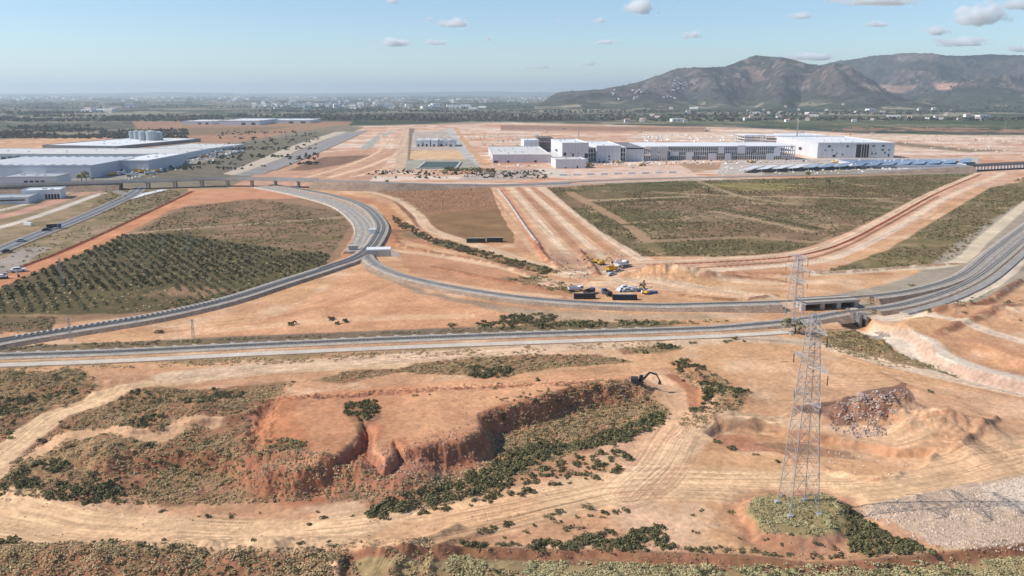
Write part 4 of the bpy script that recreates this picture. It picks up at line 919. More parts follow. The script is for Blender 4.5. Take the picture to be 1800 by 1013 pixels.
# canopies
for i in range(15):
    px = 1300+i*27.5; py = 304-i*.95; x, y = place(px, py); L = wpx(px, py, 34)
    e = empty('solar_canopy', (x, y, 0), -.52+.0*i); tag(e, 'bluish solar canopy in the slanting row below the factory, ' + ('second from its left end' if i == 1 else 'at its left end' if i == 0 else 'at its right end' if i == 14 else 'one of the middle ones'), 'solar canopy', 'solar canopies below the factory')
    dep_ = 70
    m = MB(); m.add([(0, 0, 3.2), (15, 0, 5.0), (15, dep_, 5.0), (0, dep_, 3.2), (0, 0, 3.5), (15, 0, 5.3), (15, dep_, 5.3), (0, dep_, 3.5)], [(3, 2, 1, 0), (4, 5, 6, 7), (0, 1, 5, 4), (1, 2, 6, 5), (2, 3, 7, 6), (3, 0, 4, 7)]); m.build('panel', ['solar' if i > 3 else 'grey_panel'], e)
    for k in range(7): m = MB(); m.bar((7.5, k*11+1, 0), (7.5, k*11+1, 4.1), .5); m.build('post', ['steel'], e)
hall('solar_roof_hall', 1512, 1704, 295, 3.5, 95, -.03, 'grey_panel', 'solar', 'long low blue-roofed shed behind the solar canopies', 'shed', strips=8)
# concrete works in the centre
for i, (a, b, yb, hp, mt, lb) in enumerate(((731,741,258,15,'white_panel','leftmost white tank block of the concrete works'),(745,756,258,16,'white_panel','second white tank block of the concrete works'),(758,769,258,15,'white_panel','third white tank block of the concrete works'),(770,783,257,12,'grey_panel','grey shed right of the white tank blocks'),(786,800,258,14,'grey_panel','grey-green shed at the right end of the concrete works'))):
    e = hall('works_building', a, b, yb, hp*.7, 60, .02, mt, 'white_roof' if i < 3 else 'grey_roof', lb, 'shed', ((.3, .6, 0, .4),), ridge=1 if i > 2 else 2)
# pond
x0, y0 = place(736, 297); x1, y1 = place(735, 286); x2, _ = place(808, 286)
e = empty('retention_pond', (0, 0, 0)); tag(e, 'long concrete retention basin with dark green water in the centre of the estate', 'basin')
m = MB(); 
for (a, b, c, d) in ((x0-3, x2+3, y0-3, y0), (x0-3, x2+3, y1, y1+3), (x0-3, x0, y0, y1), (x2, x2+3, y0, y1)): m.box(a, b, c, d, -1, 1.4)
m.build('rim', ['concrete'], e); m = MB(); m.box(x0, x2, y0+1, y1-1, -1, .4); m.build('water', ['water'], e)
# left works
hall('warehouse', -60, 161, 314, 23, 120, .0, 'blue_panel', 'white_roof', 'large pale blue warehouse with a ridged white roof at the left edge', 'warehouse', ((.1, .12, 0, .25), (.5, .52, 0, .25)), ridge=12)
hall('warehouse', 200, 262, 303.5, 20, 130, .0, 'blue_panel', 'white_roof', 'smaller pale blue warehouse with a shaded side wall, right of the large one', 'warehouse', ((.2, .26, 0, .3),), strips=5)
hall('warehouse', -120, 318, 281, 9, 130, .0, 'grey_panel', 'cream_roof', 'very long low warehouse with a cream roof behind the pale blue ones', 'warehouse', tuple((.1+.06*i, .12+.06*i, 0, .5) for i in range(14)), strips=20)
hall('warehouse', 232, 352, 269, 5, 170, -.2, 'cream_roof', 'cream_roof', 'wide flat cream-roofed hall right of the grey silos', 'warehouse', strips=8)
hall('warehouse', 75, 225, 261, 5, 260, -.22, 'dark_concrete', 'white_roof', 'flat hall with a bright white roof left of the grey silos', 'warehouse', strips=6)
for (a, b, yb, hp, dp, lb) in ((320,372,219,5,150,'distant low white shed, leftmost of the sheds beyond the silos'), (386,456,220,7,220,'distant long white shed with dark bays beyond the brown fields'), (462,545,217,5,160,'distant pale shed, rightmost of those beyond the brown fields')):
    hall('distant_shed', a, b, yb, hp, dp, .0, 'grey_panel', 'white_roof', lb, 'shed', ((.55, .65, 0, .6), (.8, .9, 0, .6)))
hall('tank_house', 16, 27, 296, 19, 14, 0, 'dark_concrete', 'grey_roof', 'narrow dark tower block rising behind the large pale blue warehouse roof', 'building', ((.2, .4, .5, .7), (.6, .8, .5, .7)))
hall('office_building', 2, 95, 331, 18, 40, .12, 'grey_panel', 'grey_roof', 'grey flat office with a recessed dark centre at the left edge', 'office', tuple((.42+.1*i, .49+.1*i, .2, .7) for i in range(4)))
hall('office_annexe', 40, 100, 352, 15, 25, .28, 'white_panel', 'white_roof', 'low white annexe with dark openings at its right, in front of the grey office', 'office', tuple((.6+.08*i, .66+.08*i, .0, .6) for i in range(5)))
hall('loading_shed', -80, 38, 362, 10, 28, .25, 'grey_panel', 'grey_roof', 'low grey shed with a dark window band at the lower left edge of the works', 'shed', ((.1, .95, .55, .8),))
hall('canopy_shed', 24, 66, 317, 8, 28, .05, 'dark', 'white_roof', 'white canopy roof over dark shade in front of the large pale blue warehouse', 'shed')  # walls coloured near-black as the shade under the canopy roof
def silo(px, py, rpx, hpx, label):
    x, y = place(px, py); r = wpx(px, py, rpx); h = wpx(px, py, hpx)
    e = empty('silo', (x, y, 0)); tag(e, label, 'silo')
    m = MB(); m.tube((0, 0, -1), (0, 0, h), r, n=28); m.build('wall', ['silo'], e)
    m = MB(); m.tube((0, 0, h), (0, 0, h+r*.35), r*1.01, r*.15, n=28); m.build('roof', ['grey_roof'], e)
    m = MB()
    for k in range(1, 6): m.tube((0, 0, h*k/6-.15), (0, 0, h*k/6+.15), r*1.015, n=28)
    m.build('hoop', ['grey_roof'], e)
    m = MB(); m.bar((r+.5, 0, 0), (r+.5, 0, h+2), .6); m.build('ladder', ['steel'], e)
silo(232, 249, 4, 17, 'thin grey silo at the left end of the silo group'); silo(242, 250, 5.5, 19, 'second grey silo from the left, beside the thin one'); silo(252, 252, 6.5, 20, 'grey silo in the middle of the silo group'); silo(267, 252, 9, 20, 'widest grey silo of the group'); silo(281, 251, 6, 18, 'grey silo at the right end of the silo group')

# ------------------------------------------------------------------ towns far off
def house_mesh(name, w, d, h, gable):
    m = MB(); m.box(-w/2, w/2, -d/2, d/2, -1, h, 0)
    if gable: m.add([(-w/2-.3, -d/2-.3, h), (w/2+.3, -d/2-.3, h), (w/2+.3, d/2+.3, h), (-w/2-.3, d/2+.3, h), (-w/2-.3, 0, h+d*.22), (w/2+.3, 0, h+d*.22)], [(0, 1, 5, 4), (2, 3, 4, 5), (0, 4, 3), (1, 2, 5)], 1)
    else: m.box(-w/2-.2, w/2+.2, -d/2-.2, d/2+.2, h+.01, h+.5, 0)
    for i in range(3): m.box(-w*.38+i*w*.3, -w*.38+i*w*.3+w*.14, -d/2-.06, -d/2-.01, h*.35, h*.65, 2)
    me = m.mesh(name); [me.materials.append(M[k]) for k in ('plaster', 'tile_roof', 'dark')]; return me
HM = [house_mesh('house', 14, 11, 7, True), house_mesh('house', 20, 12, 13, False), house_mesh('house', 30, 14, 18, False), house_mesh('house', 18, 14, 10, True), house_mesh('house', 45, 25, 9, False)]
def town(n, fx, fy, label, group, kinds, jit=3.0, mount=False, stuff=False, scale=1.0):
    pts = []
    for i in range(n):
        px, py = fx(), fy()
        if mount:
            a = math.atan2(px-900, F); best = None   # walk out along the view line until the hillside is met
            for r in np.arange(4700, 8200, 30):
                x, y = sin(a)*r, cos(a)*r; z = mheight(x, y)
                if z > 0 and to_px(x, y, z)[1] <= py: best = (x, y, z); break
            if best is None: continue
            pts.append(best)
        else:
            x, y = to_ground(px, py); x = float(x); y = float(y); z = 0
            if abs(x) > 0 and 4300 < math.hypot(x, y) < 14000 and math.degrees(math.atan2(x, y)) > 2: z = max(0, mheight(x, y))
            if z > 25: continue
            pts.append((x, y, z))
    if stuff:
        V = []; Fc = []; MI = []
        for (x, y, z) in pts:
            me = HM[random.choice(kinds)]; c = np.array([v.co[:] for v in me.vertices])*random.uniform(.8, 1.3)*scale; a = random.uniform(-.5, .5); k = len(V)
            V += [(x+p[0]*cos(a)-p[1]*sin(a), y+p[0]*sin(a)+p[1]*cos(a), z+p[2]) for p in c]
            for q in me.polygons: Fc.append(tuple(v+k for v in q.vertices)); MI.append(q.material_index)
        me = bpy.data.meshes.new('town'); me.from_pydata(V, [], Fc); me.polygons.foreach_set('material_index', MI)
        o = link('distant_town', me, ['plaster', 'tile_roof', 'dark']); tag(o, label, 'town', kind='stuff'); return
    for (x, y, z) in pts:
        o = bpy.data.objects.new('house', HM[random.choice(kinds)]); COL.objects.link(o); o.location = (x, y, z); o.rotation_euler.z = random.uniform(-.5, .5)
        s = random.uniform(.8, 1.25)*scale; o.scale = (s, s, s); tag(o, label, 'house', group)
U = random.uniform; Gs = random.gauss
town(105, lambda: U(440, 720), lambda: 187+Gs(0, 2.6), 'pale house in the white town beyond the estate, left of centre', 'houses of the white town', (1, 2, 3), scale=1.2)
town(14, lambda: U(740, 860), lambda: 190+Gs(0, 1.6), 'large white flat-roofed building at the right edge of the white town', 'big sheds beside the white town', (4,), scale=1.5)
town(34, lambda: Gs(1188, 16), lambda: U(146, 158), 'white house in the cluster high on the slope of the left mountain', 'white houses on the mountain slope', (0, 3, 1), mount=True, scale=.62)
town(24, lambda: U(1070, 1180), lambda: U(158, 176), 'small pale house scattered at the foot of the mountain slope', 'scattered houses below the slope', (0, 3), mount=True, scale=.8)
town(30, lambda: Gs(1480, 30), lambda: 188+Gs(0, 2), 'small house of the hamlet in front of the mountain gap', 'houses of the hamlet', (0, 3))
town(50, lambda: U(1100, 1800), lambda: U(190, 216), 'isolated white farmhouse among the orchards right of centre', 'farmhouses on the right plain', (0, 3, 4))
town(17, lambda: U(150, 200), lambda: 194+Gs(0, 2), 'pale farmhouse in the small hamlet on the left plain', 'farmhouses on the left plain', (0, 3, 4), scale=1.2)
town(240, lambda: U(-60, 560), lambda: 171+abs(Gs(0, 4.5))*(1 if random.random() < .7 else .3), 'hazy pale towns spread along the horizon on the left', None, (1, 2, 4), stuff=True, scale=1.35)
town(200, lambda: U(560, 1150), lambda: 173+abs(Gs(0, 4)), 'hazy scattered buildings along the horizon in the centre', None, (1, 2, 4), stuff=True, scale=1.1)
#PART3
# ------------------------------------------------------------------ foliage templates
def clump(n, size, flat=.75, seed=0, hole=.0, lobes=4, up=.55):
    """leaf faces spread through a lobed dome of radius 1; returns (4n,3)"""
    r = np.random.default_rng(seed); L = r.normal(0, .38, (lobes, 3)); L[:, 2] = np.abs(L[:, 2])*.6+.25; LR = r.uniform(.38, .7, lobes)
    V = []
    for i in range(n):
        k = r.integers(lobes); d = r.normal(size=3); d /= np.linalg.norm(d); d[2] = abs(d[2])*1.0-.25
        c = L[k]+d*LR[k]*r.uniform(.65, 1.05); c[2] = max(c[2], .04)*flat/.75
        nn = d+r.normal(0, .45, 3); nn[2] += up; nn /= np.linalg.norm(nn); u = np.cross(nn, r.normal(size=3)); u /= np.linalg.norm(u); v = np.cross(nn, u)
        s = size*r.uniform(.6, 1.3)
        V += [c-u*s-v*s*.6, c+u*s-v*s*.6, c+u*s+v*s*.6, c-u*s+v*s*.6]
    V = np.array(V); V[:, :2] /= 1.05; return V
T_BUSH = [clump(90, .17, .62, s, lobes=5) for s in range(6)]
T_LOW = [clump(22, .25, .45, 20+s, up=1.4) for s in range(6)]
T_TINY = [clump(10, .4, .4, 40+s, lobes=3, up=1.6) for s in range(6)]
T_TREE = [clump(60, .22, .95, 60+s, lobes=6) for s in range(6)]
T_FAR = [clump(9, .6, .8, 80+s, lobes=3) for s in range(5)]
def merged(name, P, Sc, T, matn, label, cat, zs=None):
    """P (n,3) positions, Sc (n,) radii: ONE mesh of many clumps"""
    Vs = []; r = np.random.default_rng(5); which = r.integers(len(T), size=len(P)); ang = r.uniform(0, 2*pi, len(P)); hz = r.uniform(.75, 1.25, len(P))
    for k in range(len(T)):
        m = which == k
        if not m.any(): continue
        t = T[k]; c, s = np.cos(ang[m])[:, None], np.sin(ang[m])[:, None]; q = Sc[m][:, None]
        x = (t[None, :, 0]*c-t[None, :, 1]*s)*q+P[m, 0][:, None]; y = (t[None, :, 0]*s+t[None, :, 1]*c)*q+P[m, 1][:, None]; z = t[None, :, 2]*q*hz[m][:, None]+P[m, 2][:, None]
        Vs.append(np.stack([x, y, z], -1).reshape(-1, 3))
    V = np.concatenate(Vs); Qs = np.arange(len(V)).reshape(-1, 4)
    o = link(name, np_mesh(name, V, Qs), [matn]); tag(o, label, cat, kind='stuff'); return o
def inpoly(poly, x, y):
    ins = np.zeros(x.shape, bool); n = len(poly)
    for i in range(n):
        ax, ay = poly[i]; bx, by = poly[(i+1) % n]
        if ay == by: continue
        ins ^= ((ay > y) != (by > y)) & (x < (bx-ax)*(y-ay)/(by-ay)+ax)
    return ins
def scatter(poly, dens, z=0, thr=None, nscale=9, seed=1, px=True, avoid=()):
    P = G(poly, z) if px else poly; a = P.min(0); b = P.max(0); n = int(dens*(b-a).prod())
    r = np.random.default_rng(seed); x = r.uniform(a[0], b[0], n); y = r.uniform(a[1], b[1], n); k = inpoly(P, x, y); x = x[k]; y = y[k]
    if thr is not None: k = fbm(x, y, nscale, 3, seed+50) > thr+r.uniform(-.05, .05, len(x)); x = x[k]; y = y[k]
    for L, dmin in avoid:
        k = pdist(L, x, y, dmin+1) > dmin; x = x[k]; y = y[k]
    return np.stack([x, y, height(x, y)], 1)
ROUTES = [(PL([(60,805),(110,772),(180,770),(240,792),(290,795),(325,772),(375,770)]), 2.6), (PL([(-200,850),(-40,830),(0,800),(60,762),(130,722),(210,695),(330,668),(500,648),(700,640)]), 5.5), (PL([(300,662),(500,645),(700,630),(900,616),(1100,604),(1250,598)]), 5.5),
          (PL([(-200,910),(0,905),(120,930),(300,945),(520,950),(700,930),(850,905),(1000,872),(1120,850),(1300,850),(1500,858),(1640,840),(1800,800)]), 7.5), (RAILCURVE, 9), (EAST, 8), (SOUTHLINE, 8.5), (offset(SOUTHLINE, -11.5), 4)]
def sc(n, lo, hi, seed=3): return np.random.default_rng(seed).uniform(lo, hi, n)
# dense thickets
def thick(name, polys, dens, lo, hi, matn, label, T=T_BUSH, thr=None, cat='thicket', z=0, nscale=9, seed=1, avoid=ROUTES):
    P = np.concatenate([scatter(p, dens, z, thr, nscale, seed+i, avoid=avoid) for i, p in enumerate(polys)])
    if len(P): merged(name, P, sc(len(P), lo, hi, seed), T, matn, label, cat)
    return len(P)
cnt = 0
BAND = [(628,905),(690,880),(760,866),(850,826),(900,792),(960,775),(1010,778),(1060,762),(1120,742),(1160,728),(1168,742),(1100,778),(1040,788),(990,795),(940,815),(880,850),(800,880),(720,900),(660,915)]
cnt += thick('thicket', [BAND], .55, .8, 1.5, 'shrub_green', 'long dark green thicket running along the foot of the red cliff', avoid=())
cnt += thick('thicket', [[(1480,890),(1500,900),(1530,925),(1570,950),(1650,966),(1640,975),(1560,975),(1500,972),(1488,930)]], .8, .8, 1.5, 'shrub_green', 'dark green thicket on the right side of the pylon mound', avoid=())
cnt += thick('thicket', [[(800,962),(860,950),(1000,950),(1050,940),(1160,925),(1180,945),(1185,965),(1000,966),(850,970)]], .7, .7, 1.3, 'shrub_green', 'dark green thicket along the top of the bottom bank', thr=.47, avoid=())
cnt += thick('thicket', [[(800,958),(1250,960),(1500,974),(1490,978),(1000,966),(800,966)]], .5, .5, .9, 'shrub', 'thin line of dark bushes on the lip of the bottom bank', avoid=())
cnt += thick('thicket', [[(0,850),(40,830),(110,820),(240,876),(210,888),(60,888),(-60,880)],[(60,700),(130,690),(140,712),(0,740),(-60,735),(-60,705)],[(230,700),(300,690),(430,686),(470,694),(360,745),(330,748),(310,720)],[(210,770),(260,755),(320,770),(300,785),(220,782)],
                            [(-80,940),(60,955),(80,975),(-80,985)],[(140,860),(250,866),(230,890),(150,890)]], .42, .6, 1.3, 'shrub_green', 'patches of dark green bushes on the rolling scrubland at the left', thr=.50, nscale=6)
cnt += thick('thicket', [[(780,640),(900,632),(930,640),(960,634),(900,655),(860,672),(800,660)],[(1120,605),(1190,602),(1190,612),(1130,622)],[(760,578),(880,556),(960,552),(1010,566),(1080,562),(1170,570),(1000,580),(860,586)],[(1180,640),(1215,632),(1240,650),(1290,690),(1320,690),(1270,720),(1240,750),(1190,752),(1230,715),(1240,690),(1200,660)]], .34, .6, 1.5, 'shrub_green', 'dark bushes clustered beside the service road and the haul track', thr=.48, cat='bushes')
cnt += thick('thicket', [[(690,380),(760,418),(900,455),(985,478),(960,484),(880,464),(760,428),(700,400)]], .10, 1.2, 2.4, 'shrub', 'dark hedge-like belt of bushes beside the curving haul road', T=T_LOW, cat='hedge', avoid=())
cnt += thick('thicket', [[(604,705),(665,705),(664,722),(640,742),(628,738),(606,725)]], .5, .6, 1.2, 'shrub', 'dark bush patch on top of the red plateau', z=6.5, avoid=())
cnt += thick('thicket', [[(470,768),(520,768),(548,782),(500,800),(472,796)]], .45, .5, 1.0, 'olive', 'olive bush patch in the hollow at the left end of the plateau', z=7, avoid=())
# scrub on rough slopes
for i, (m_, d_, t_, lo, hi, lb) in enumerate((('dry', .6, .38, .3, .7, 'dry straw-coloured scrub covering the rolling ground on the left'), ('redscrub', .42, .40, .3, .7, 'reddish brown scrub covering the slopes below the plateau'), ('olive', .32, .46, .35, .8, 'olive green low scrub between the mounds'), ('shrub_green', .15, .49, .4, 1.0, 'small dark bushes dotted through the scrubland'))):
    P = np.concatenate([scatter(p, d_, 0, t_, 7+4*i, 100+i*10+j, px=False, avoid=ROUTES[:4]) for j, p in enumerate(SCRUBS)])
    merged('scrub', P, sc(len(P), lo, hi, 9+i), T_LOW, m_, lb, 'scrub'); cnt += len(P)
# scrub on the cliff foot and face
P = scatter([(640,850),(760,850),(860,812),(900,740),(1020,690),(1120,670),(1185,712),(1100,760),(960,775),(880,800),(760,860)], .5, 2, .40, 5, 301, avoid=()); merged('scrub', P, sc(len(P), .35, .8), T_LOW, 'redscrub', 'dead reddish scrub on the long face of the cliff', 'scrub')
P = scatter([(860,730),(1020,690),(1120,670),(1185,712),(1100,760),(960,775),(880,790)], .3, 2, .47, 5, 302, avoid=()); merged('scrub', P, sc(len(P), .4, .9), T_LOW, 'shrub', 'dark bushes hanging on the right half of the cliff face', 'scrub')
# bottom bank grass and pylon mound grass
P = scatter([(-100,985),(200,990),(600,985),(640,1000),(600,1060),(-100,1060)], .9, 0, .45, 9, 309, avoid=()); merged('scrub', P, sc(len(P), .3, .8), T_LOW, 'dry', 'straw-coloured brush covering the lower left corner', 'scrub')
P = scatter([(-100,985),(200,990),(600,985),(640,1000),(600,1060),(-100,1060)], 1.0, 0, .38, 6, 310, avoid=()); merged('scrub', P, sc(len(P), .3, .75), T_LOW, 'redscrub', 'reddish brown brush covering the lower left corner', 'scrub')
P = scatter([(790,993),(1000,988),(1300,994),(1500,998),(1800,980),(1900,1010),(1800,1060),(780,1060)], 2.4, -1.6, .36, 6, 311, avoid=()); merged('grass', P, sc(len(P), .35, .8), T_LOW, 'lush', 'pale yellow-green scrub growing below the bottom bank', 'grass')
P = scatter([(1000,1000),(1300,1000),(1500,1000),(1800,985),(1900,1010),(1800,1060),(800,1060)], .4, -1.6, .52, 6, 312, avoid=()); merged('scrub', P, sc(len(P), .5, 1.1), T_LOW, 'shrub_green', 'greener bushes at the lower right corner', 'scrub')
ISL2 = [(1322,876),(1352,868),(1400,872),(1442,866),(1472,878),(1484,905),(1466,930),(1430,944),(1380,940),(1345,934),(1330,912),(1314,892)]
P = scatter(ISL2, 2.6, 1.2, .43, 3, 313, avoid=()); merged('grass', P, sc(len(P), .3, .7), T_LOW, 'lush', 'pale green tussocks covering the pylon mound', 'grass')
P = scatter(ISL2, .8, 1.2, .50, 3, 314, avoid=()); merged('scrub', P, sc(len(P), .4, .8), T_LOW, 'olive', 'darker weeds around the pylon feet', 'scrub')
# verges, fields
for i, (pl, d_, th, m_, lo, hi, lb) in enumerate((
    ([(-300,612),(100,606),(500,592),(850,576),(1000,563),(1280,564),(1280,574),(900,590),(450,604),(-300,630)], .45, .42, 'olive', .5, 1.2, 'olive weeds along the upper side of the straight railway'),
    ([(-300,652),(0,642),(400,630),(800,614),(1200,596),(1250,600),(900,622),(500,640),(0,652),(-300,664)], .4, .44, 'dry', .4, .9, 'dry weeds along the lower side of the service road'),
    ([(-200,560),(0,556),(100,558),(90,582),(-200,600)], .2, .42, 'olive', .6, 1.3, 'rough weeds at the left edge below the orchard'),
    ([(1440,588),(1500,584),(1640,625),(1690,650),(1560,642),(1450,610)], .35, .42, 'olive', .5, 1.2, 'weeds on the slope beside the pale track on the right'),
    ([(880,488),(960,485),(1025,510),(1000,518),(930,504)], .16, .42, 'olive', .8, 1.6, 'low bushes in the strip left of the pipe yard'))):
    P = scatter(pl, d_, 0, th, 9, 330+i, avoid=((RAILCURVE, 8.5), (EAST, 8), (SOUTHLINE, 8.5), (offset(SOUTHLINE, -11.5), 4))); merged('scrub', P, sc(len(P), lo, hi), T_LOW, m_, lb, 'scrub')
HAUL = PL([(1100,468),(1250,462),(1400,452),(1480,432),(1560,395),(1650,346),(1740,305)])
for i, (pl, d_, th, ns, m_, lo, hi, lb) in enumerate((
    (ORR, .11, .42, 45, 'field', .6, 1.3, 'olive green orchard rows in the wide field right of centre'), (ORR, .05, .54, 60, 'orchard', .7, 1.4, 'dark green orchard blocks in the wide field right of centre'), (ORR, .04, .5, 30, 'field_dry', .6, 1.2, 'dry brown weeds in the wide field right of centre'),
    ([(1450,478),(1560,442),(1640,392),(1740,332),(1800,312),(1900,300),(1900,330),(1800,368),(1700,460),(1560,472)], .09, .42, 40, 'field', .7, 1.5, 'olive scrub field between the haul road and the railway on the right'),
    ([(1450,478),(1560,442),(1640,392),(1740,332),(1900,300),(1800,368),(1700,460),(1560,472)], .03, .5, 25, 'field_dry', .6, 1.2, 'dry brush in the field between the haul road and the railway'),
    ([(240,408),(320,366),(450,350),(600,374),(615,400),(585,443),(420,426)], .07, .45, 20, 'field', .6, 1.3, 'olive scrub on the brown field above the orchard'),
    ([(240,408),(320,366),(450,350),(600,374),(615,400),(585,443),(420,426)], .05, .44, 14, 'field_dry', .5, 1.1, 'brown dry brush on the field above the orchard'),
    ([(0,440),(150,392),(300,336),(330,342),(200,404),(20,480),(0,478)], .05, .46, 16, 'field_dry', .6, 1.3, 'dry grass verge between the asphalt road and the red dirt track'),
    ([(180,336),(330,336),(280,362),(190,388),(160,380)], .05, .44, 16, 'field', .8, 1.5, 'dark weedy patch beside the viaduct end'))):
    P = scatter(pl, d_, 0, th, ns, 350+i, avoid=[(PL(l_), 4.) for l_ in ([(1040,353),(1205,346)],[(1255,372),(1430,408)],[(1000,338),(1100,395),(1160,446)],[(1130,425),(1300,418),(1420,425)],[(1150,338),(1300,345),(1560,350)],[(1220,316),(1300,345),(1400,360)])]+[(HAUL, 16), (PL([(1430,482),(1560,474),(1680,462),(1730,420),(1800,362),(1860,320)]), 6)]); merged('scrub', P, sc(len(P), lo, hi), T_TINY, m_, lb, 'scrub')
# vineyard rows as one field crop
V1 = G([(652,333),(860,331),(870,364),(740,376),(702,351)]); a, b = V1.min(0), V1.max(0); pts = []
ux, uy = .6, -.8
for i in np.arange(-60, 60):
    for j in np.arange(-150, 150):
        x = (a[0]+b[0])/2+.8*i*7.5+ux*j*3.; y = (a[1]+b[1])/2+.6*i*7.5+uy*j*3.; pts.append((x, y))
pts = np.array(pts)+rng.normal(0, .4, (len(pts), 2)); k = inpoly(V1, pts[:, 0], pts[:, 1]); pts = pts[k]
merged('vineyard', np.column_stack([pts, np.zeros(len(pts))]), sc(len(pts), .8, 1.5), T_TINY, 'redscrub', 'brown vineyard rows in the field left of the utility corridor', 'vineyard')
# far woodland and groves on the plain
def farveg(n, fx, fy, lo, hi, label, thr=.5, sc_=400):
    x, y = to_ground(np.array([fx() for _ in range(n)]), np.array([fy() for _ in range(n)])); k = fbm(x*.5, y, sc_, 3, 77) > thr; x, y = x[k], y[k]
    z = np.array([max(0, mheight(a, b)) if (math.degrees(math.atan2(a, b)) > 2 and 4300 < math.hypot(a, b) < 9000) else 0 for a, b in zip(x, y)])
    merged('far_woodland', np.column_stack([x, y, z]), sc(len(x), lo, hi), T_FAR, 'far_tree', label, 'woodland')
farveg(14000, lambda: U(-80, 1880), lambda: U(178, 214), 3.5, 8, 'dark orchards and hedges spread over the far plain')
farveg(2600, lambda: U(-80, 330), lambda: U(222, 244), 2.5, 5, 'dark tree belt on the plain at the far left', .5, 250)
farveg(700, lambda: U(180, 430), lambda: U(262, 312), 1.5, 3.2, 'dark trees and bushes between the parked lorries at the left works', .5, 80)
farveg(700, lambda: U(380, 560), lambda: U(232, 300), 2, 3.5, 'dark bushes along the old railway cutting', .5, 60)
farveg(260, lambda: U(560, 960), lambda: U(301, 314), 1., 2.4, 'weeds and small trees along the far edge of the embanked road', .5, 60)

P = scatter([(640,968),(780,964),(1180,964),(1500,976),(1800,955),(1800,985),(1500,998),(1000,988),(780,992),(640,1000)], .8, -.8, .42, 4, 315, avoid=()); merged('scrub', P, sc(len(P), .2, .5), T_LOW, 'redscrub', 'dead brush on the face of the bottom bank', 'scrub')
# ------------------------------------------------------------------ single shrubs
shr = []
def ssc(poly, dens, lo, hi, lab, thr=None, seed=1, z=0):
    P = scatter(poly, dens, z, thr, 8, seed, avoid=[(l, d*.7) for l, d in ROUTES]); r = lo+(hi-lo)*sc(len(P), 0, 1, seed)**1.3
    for p, q in zip(P, r): shr.append((q/math.hypot(p[0], p[1]), p, q, lab))
ssc([(720,908),(860,862),(960,818),(1060,790),(1115,790),(1110,825),(1010,862),(920,890),(800,914)], .22, .6, 1.45, 'dark rounded shrub on the sand just below the long green thicket', seed=11)
ssc([(820,955),(870,915),(960,895),(1100,895),(1110,905),(1000,920),(1180,930),(1190,950),(960,940)], .12, .55, 1.3, 'dark shrub on the sand between the main track and the bottom bank', seed=12)
ssc([(150,905),(400,890),(620,900),(640,925),(400,935),(180,925)], .022, .4, 1.0, 'small dark shrub on the sand above the main track at the left', seed=13)
ssc([(0,735),(90,715),(150,705),(200,690),(60,760),(0,790)], .05, .5, 1.2, 'dark shrub on pale sand beside the track bend at the left edge', seed=14)
ssc([(20,790),(110,745),(180,800),(60,830),(0,840)], .05, .4, 1.1, 'dark shrub inside the track bend at the left', seed=15)
ssc([(1190,640),(1240,640),(1320,700),(1300,720),(1200,680)], .05, .5, 1.2, 'dark shrub between the winding tracks right of the plateau', seed=16)
ssc([(1190,890),(1290,870),(1300,900),(1260,940),(1200,940)], .035, .4, 1.0, 'dark shrub on the sand left of the pylon mound', seed=17)
ssc([(160,940),(400,950),(640,955),(600,975),(300,972),(140,968)], .05, .4, 1.1, 'dark shrub along the lower edge of the main track at the left', seed=18)
ssc([(1300,935),(1480,955),(1480,975),(1300,965)], .05, .4, .9, 'small dark shrub below the pylon mound', seed=19)
ssc([(1540,520),(1800,500),(1800,600),(1600,580)], .004, .6, 1.6, 'dark shrub on the orange slopes at the right edge', seed=20)
ssc([(480,560),(640,560),(640,575),(480,578)], .006, 1.0, 2.0, 'dark shrub on the bare orange ground inside the railway triangle', seed=21)
ssc([(1140,600),(1300,590),(1310,602),(1140,615)], .03, .8, 1.6, 'dark green shrub beside the service road left of the pylon', seed=22)
ssc([(700,690),(960,660),(960,690),(760,710)], .006, .5, 1.1, 'small dark shrub on top of the plateau', seed=23, z=8)
for (px, py, r, lab) in ((1635,690,1.25,'single round dark shrub alone on the orange ground right of the rock pile'), (1288,790,1.9,'big dark shrub on the sand left of the pylon, second of a diagonal row'), (1256,776,1.3,'reddish dark shrub at the upper left end of the diagonal row left of the pylon'), (1330,800,.8,'small dark shrub in the diagonal row left of the pylon'), (1366,812,.9,'small dark shrub right beside the pylon legs at the end of the diagonal row'),
                         (512,571,2.2,'wide low dark shrub alone in the railway triangle'), (583,563,1.8,'left one of two dark shrubs near the middle of the railway triangle'), (607,564,1.7,'right one of two dark shrubs near the middle of the railway triangle'), (1600,503,1.6,'dark shrub on the flat above the railway curve at the right'), (1690,546,1.6,'dark shrub on the orange slope above the pale track at the right edge'), (1770,546,1.8,'dark shrub on the terrace at the far right'), (280,585,1.9,'flat dark shrub between the two railways at the left'), (945,672,1.3,'dark shrub standing on the right half of the plateau')):
    x, y = _g(px, py); shr.append((9, np.array([x, y, gz(x, y)]), r, lab))
shr.sort(key=lambda s: -s[0])
BM = []
for i, t in enumerate(T_BUSH):
    me = np_mesh('shrub', t*1.0, np.arange(len(t)).reshape(-1, 4)); me.materials.append(M['shrub' if i % 2 else 'shrub_green']); BM.append(me)
seen = {}
for i, (a, p, r, lab) in enumerate(shr[:285]):
    o = bpy.data.objects.new('shrub', BM[i % 6]); COL.objects.link(o); o.location = p; o.rotation_euler.z = U(0, 6.28); o.scale = (r, r*U(.85, 1.1), r*U(.8, 1.1))
    tag(o, lab, 'shrub', 'shrubs, '+lab[:60] if a < 9 else None)
if len(shr) > 285:
    P = np.array([s[1] for s in shr[285:]]); merged('small_shrubs', P, np.array([s[2] for s in shr[285:]]), T_LOW, 'shrub', 'smallest of the dark shrubs scattered over the sand', 'shrubs')
print('veg', cnt, 'shrubs', len(shr))
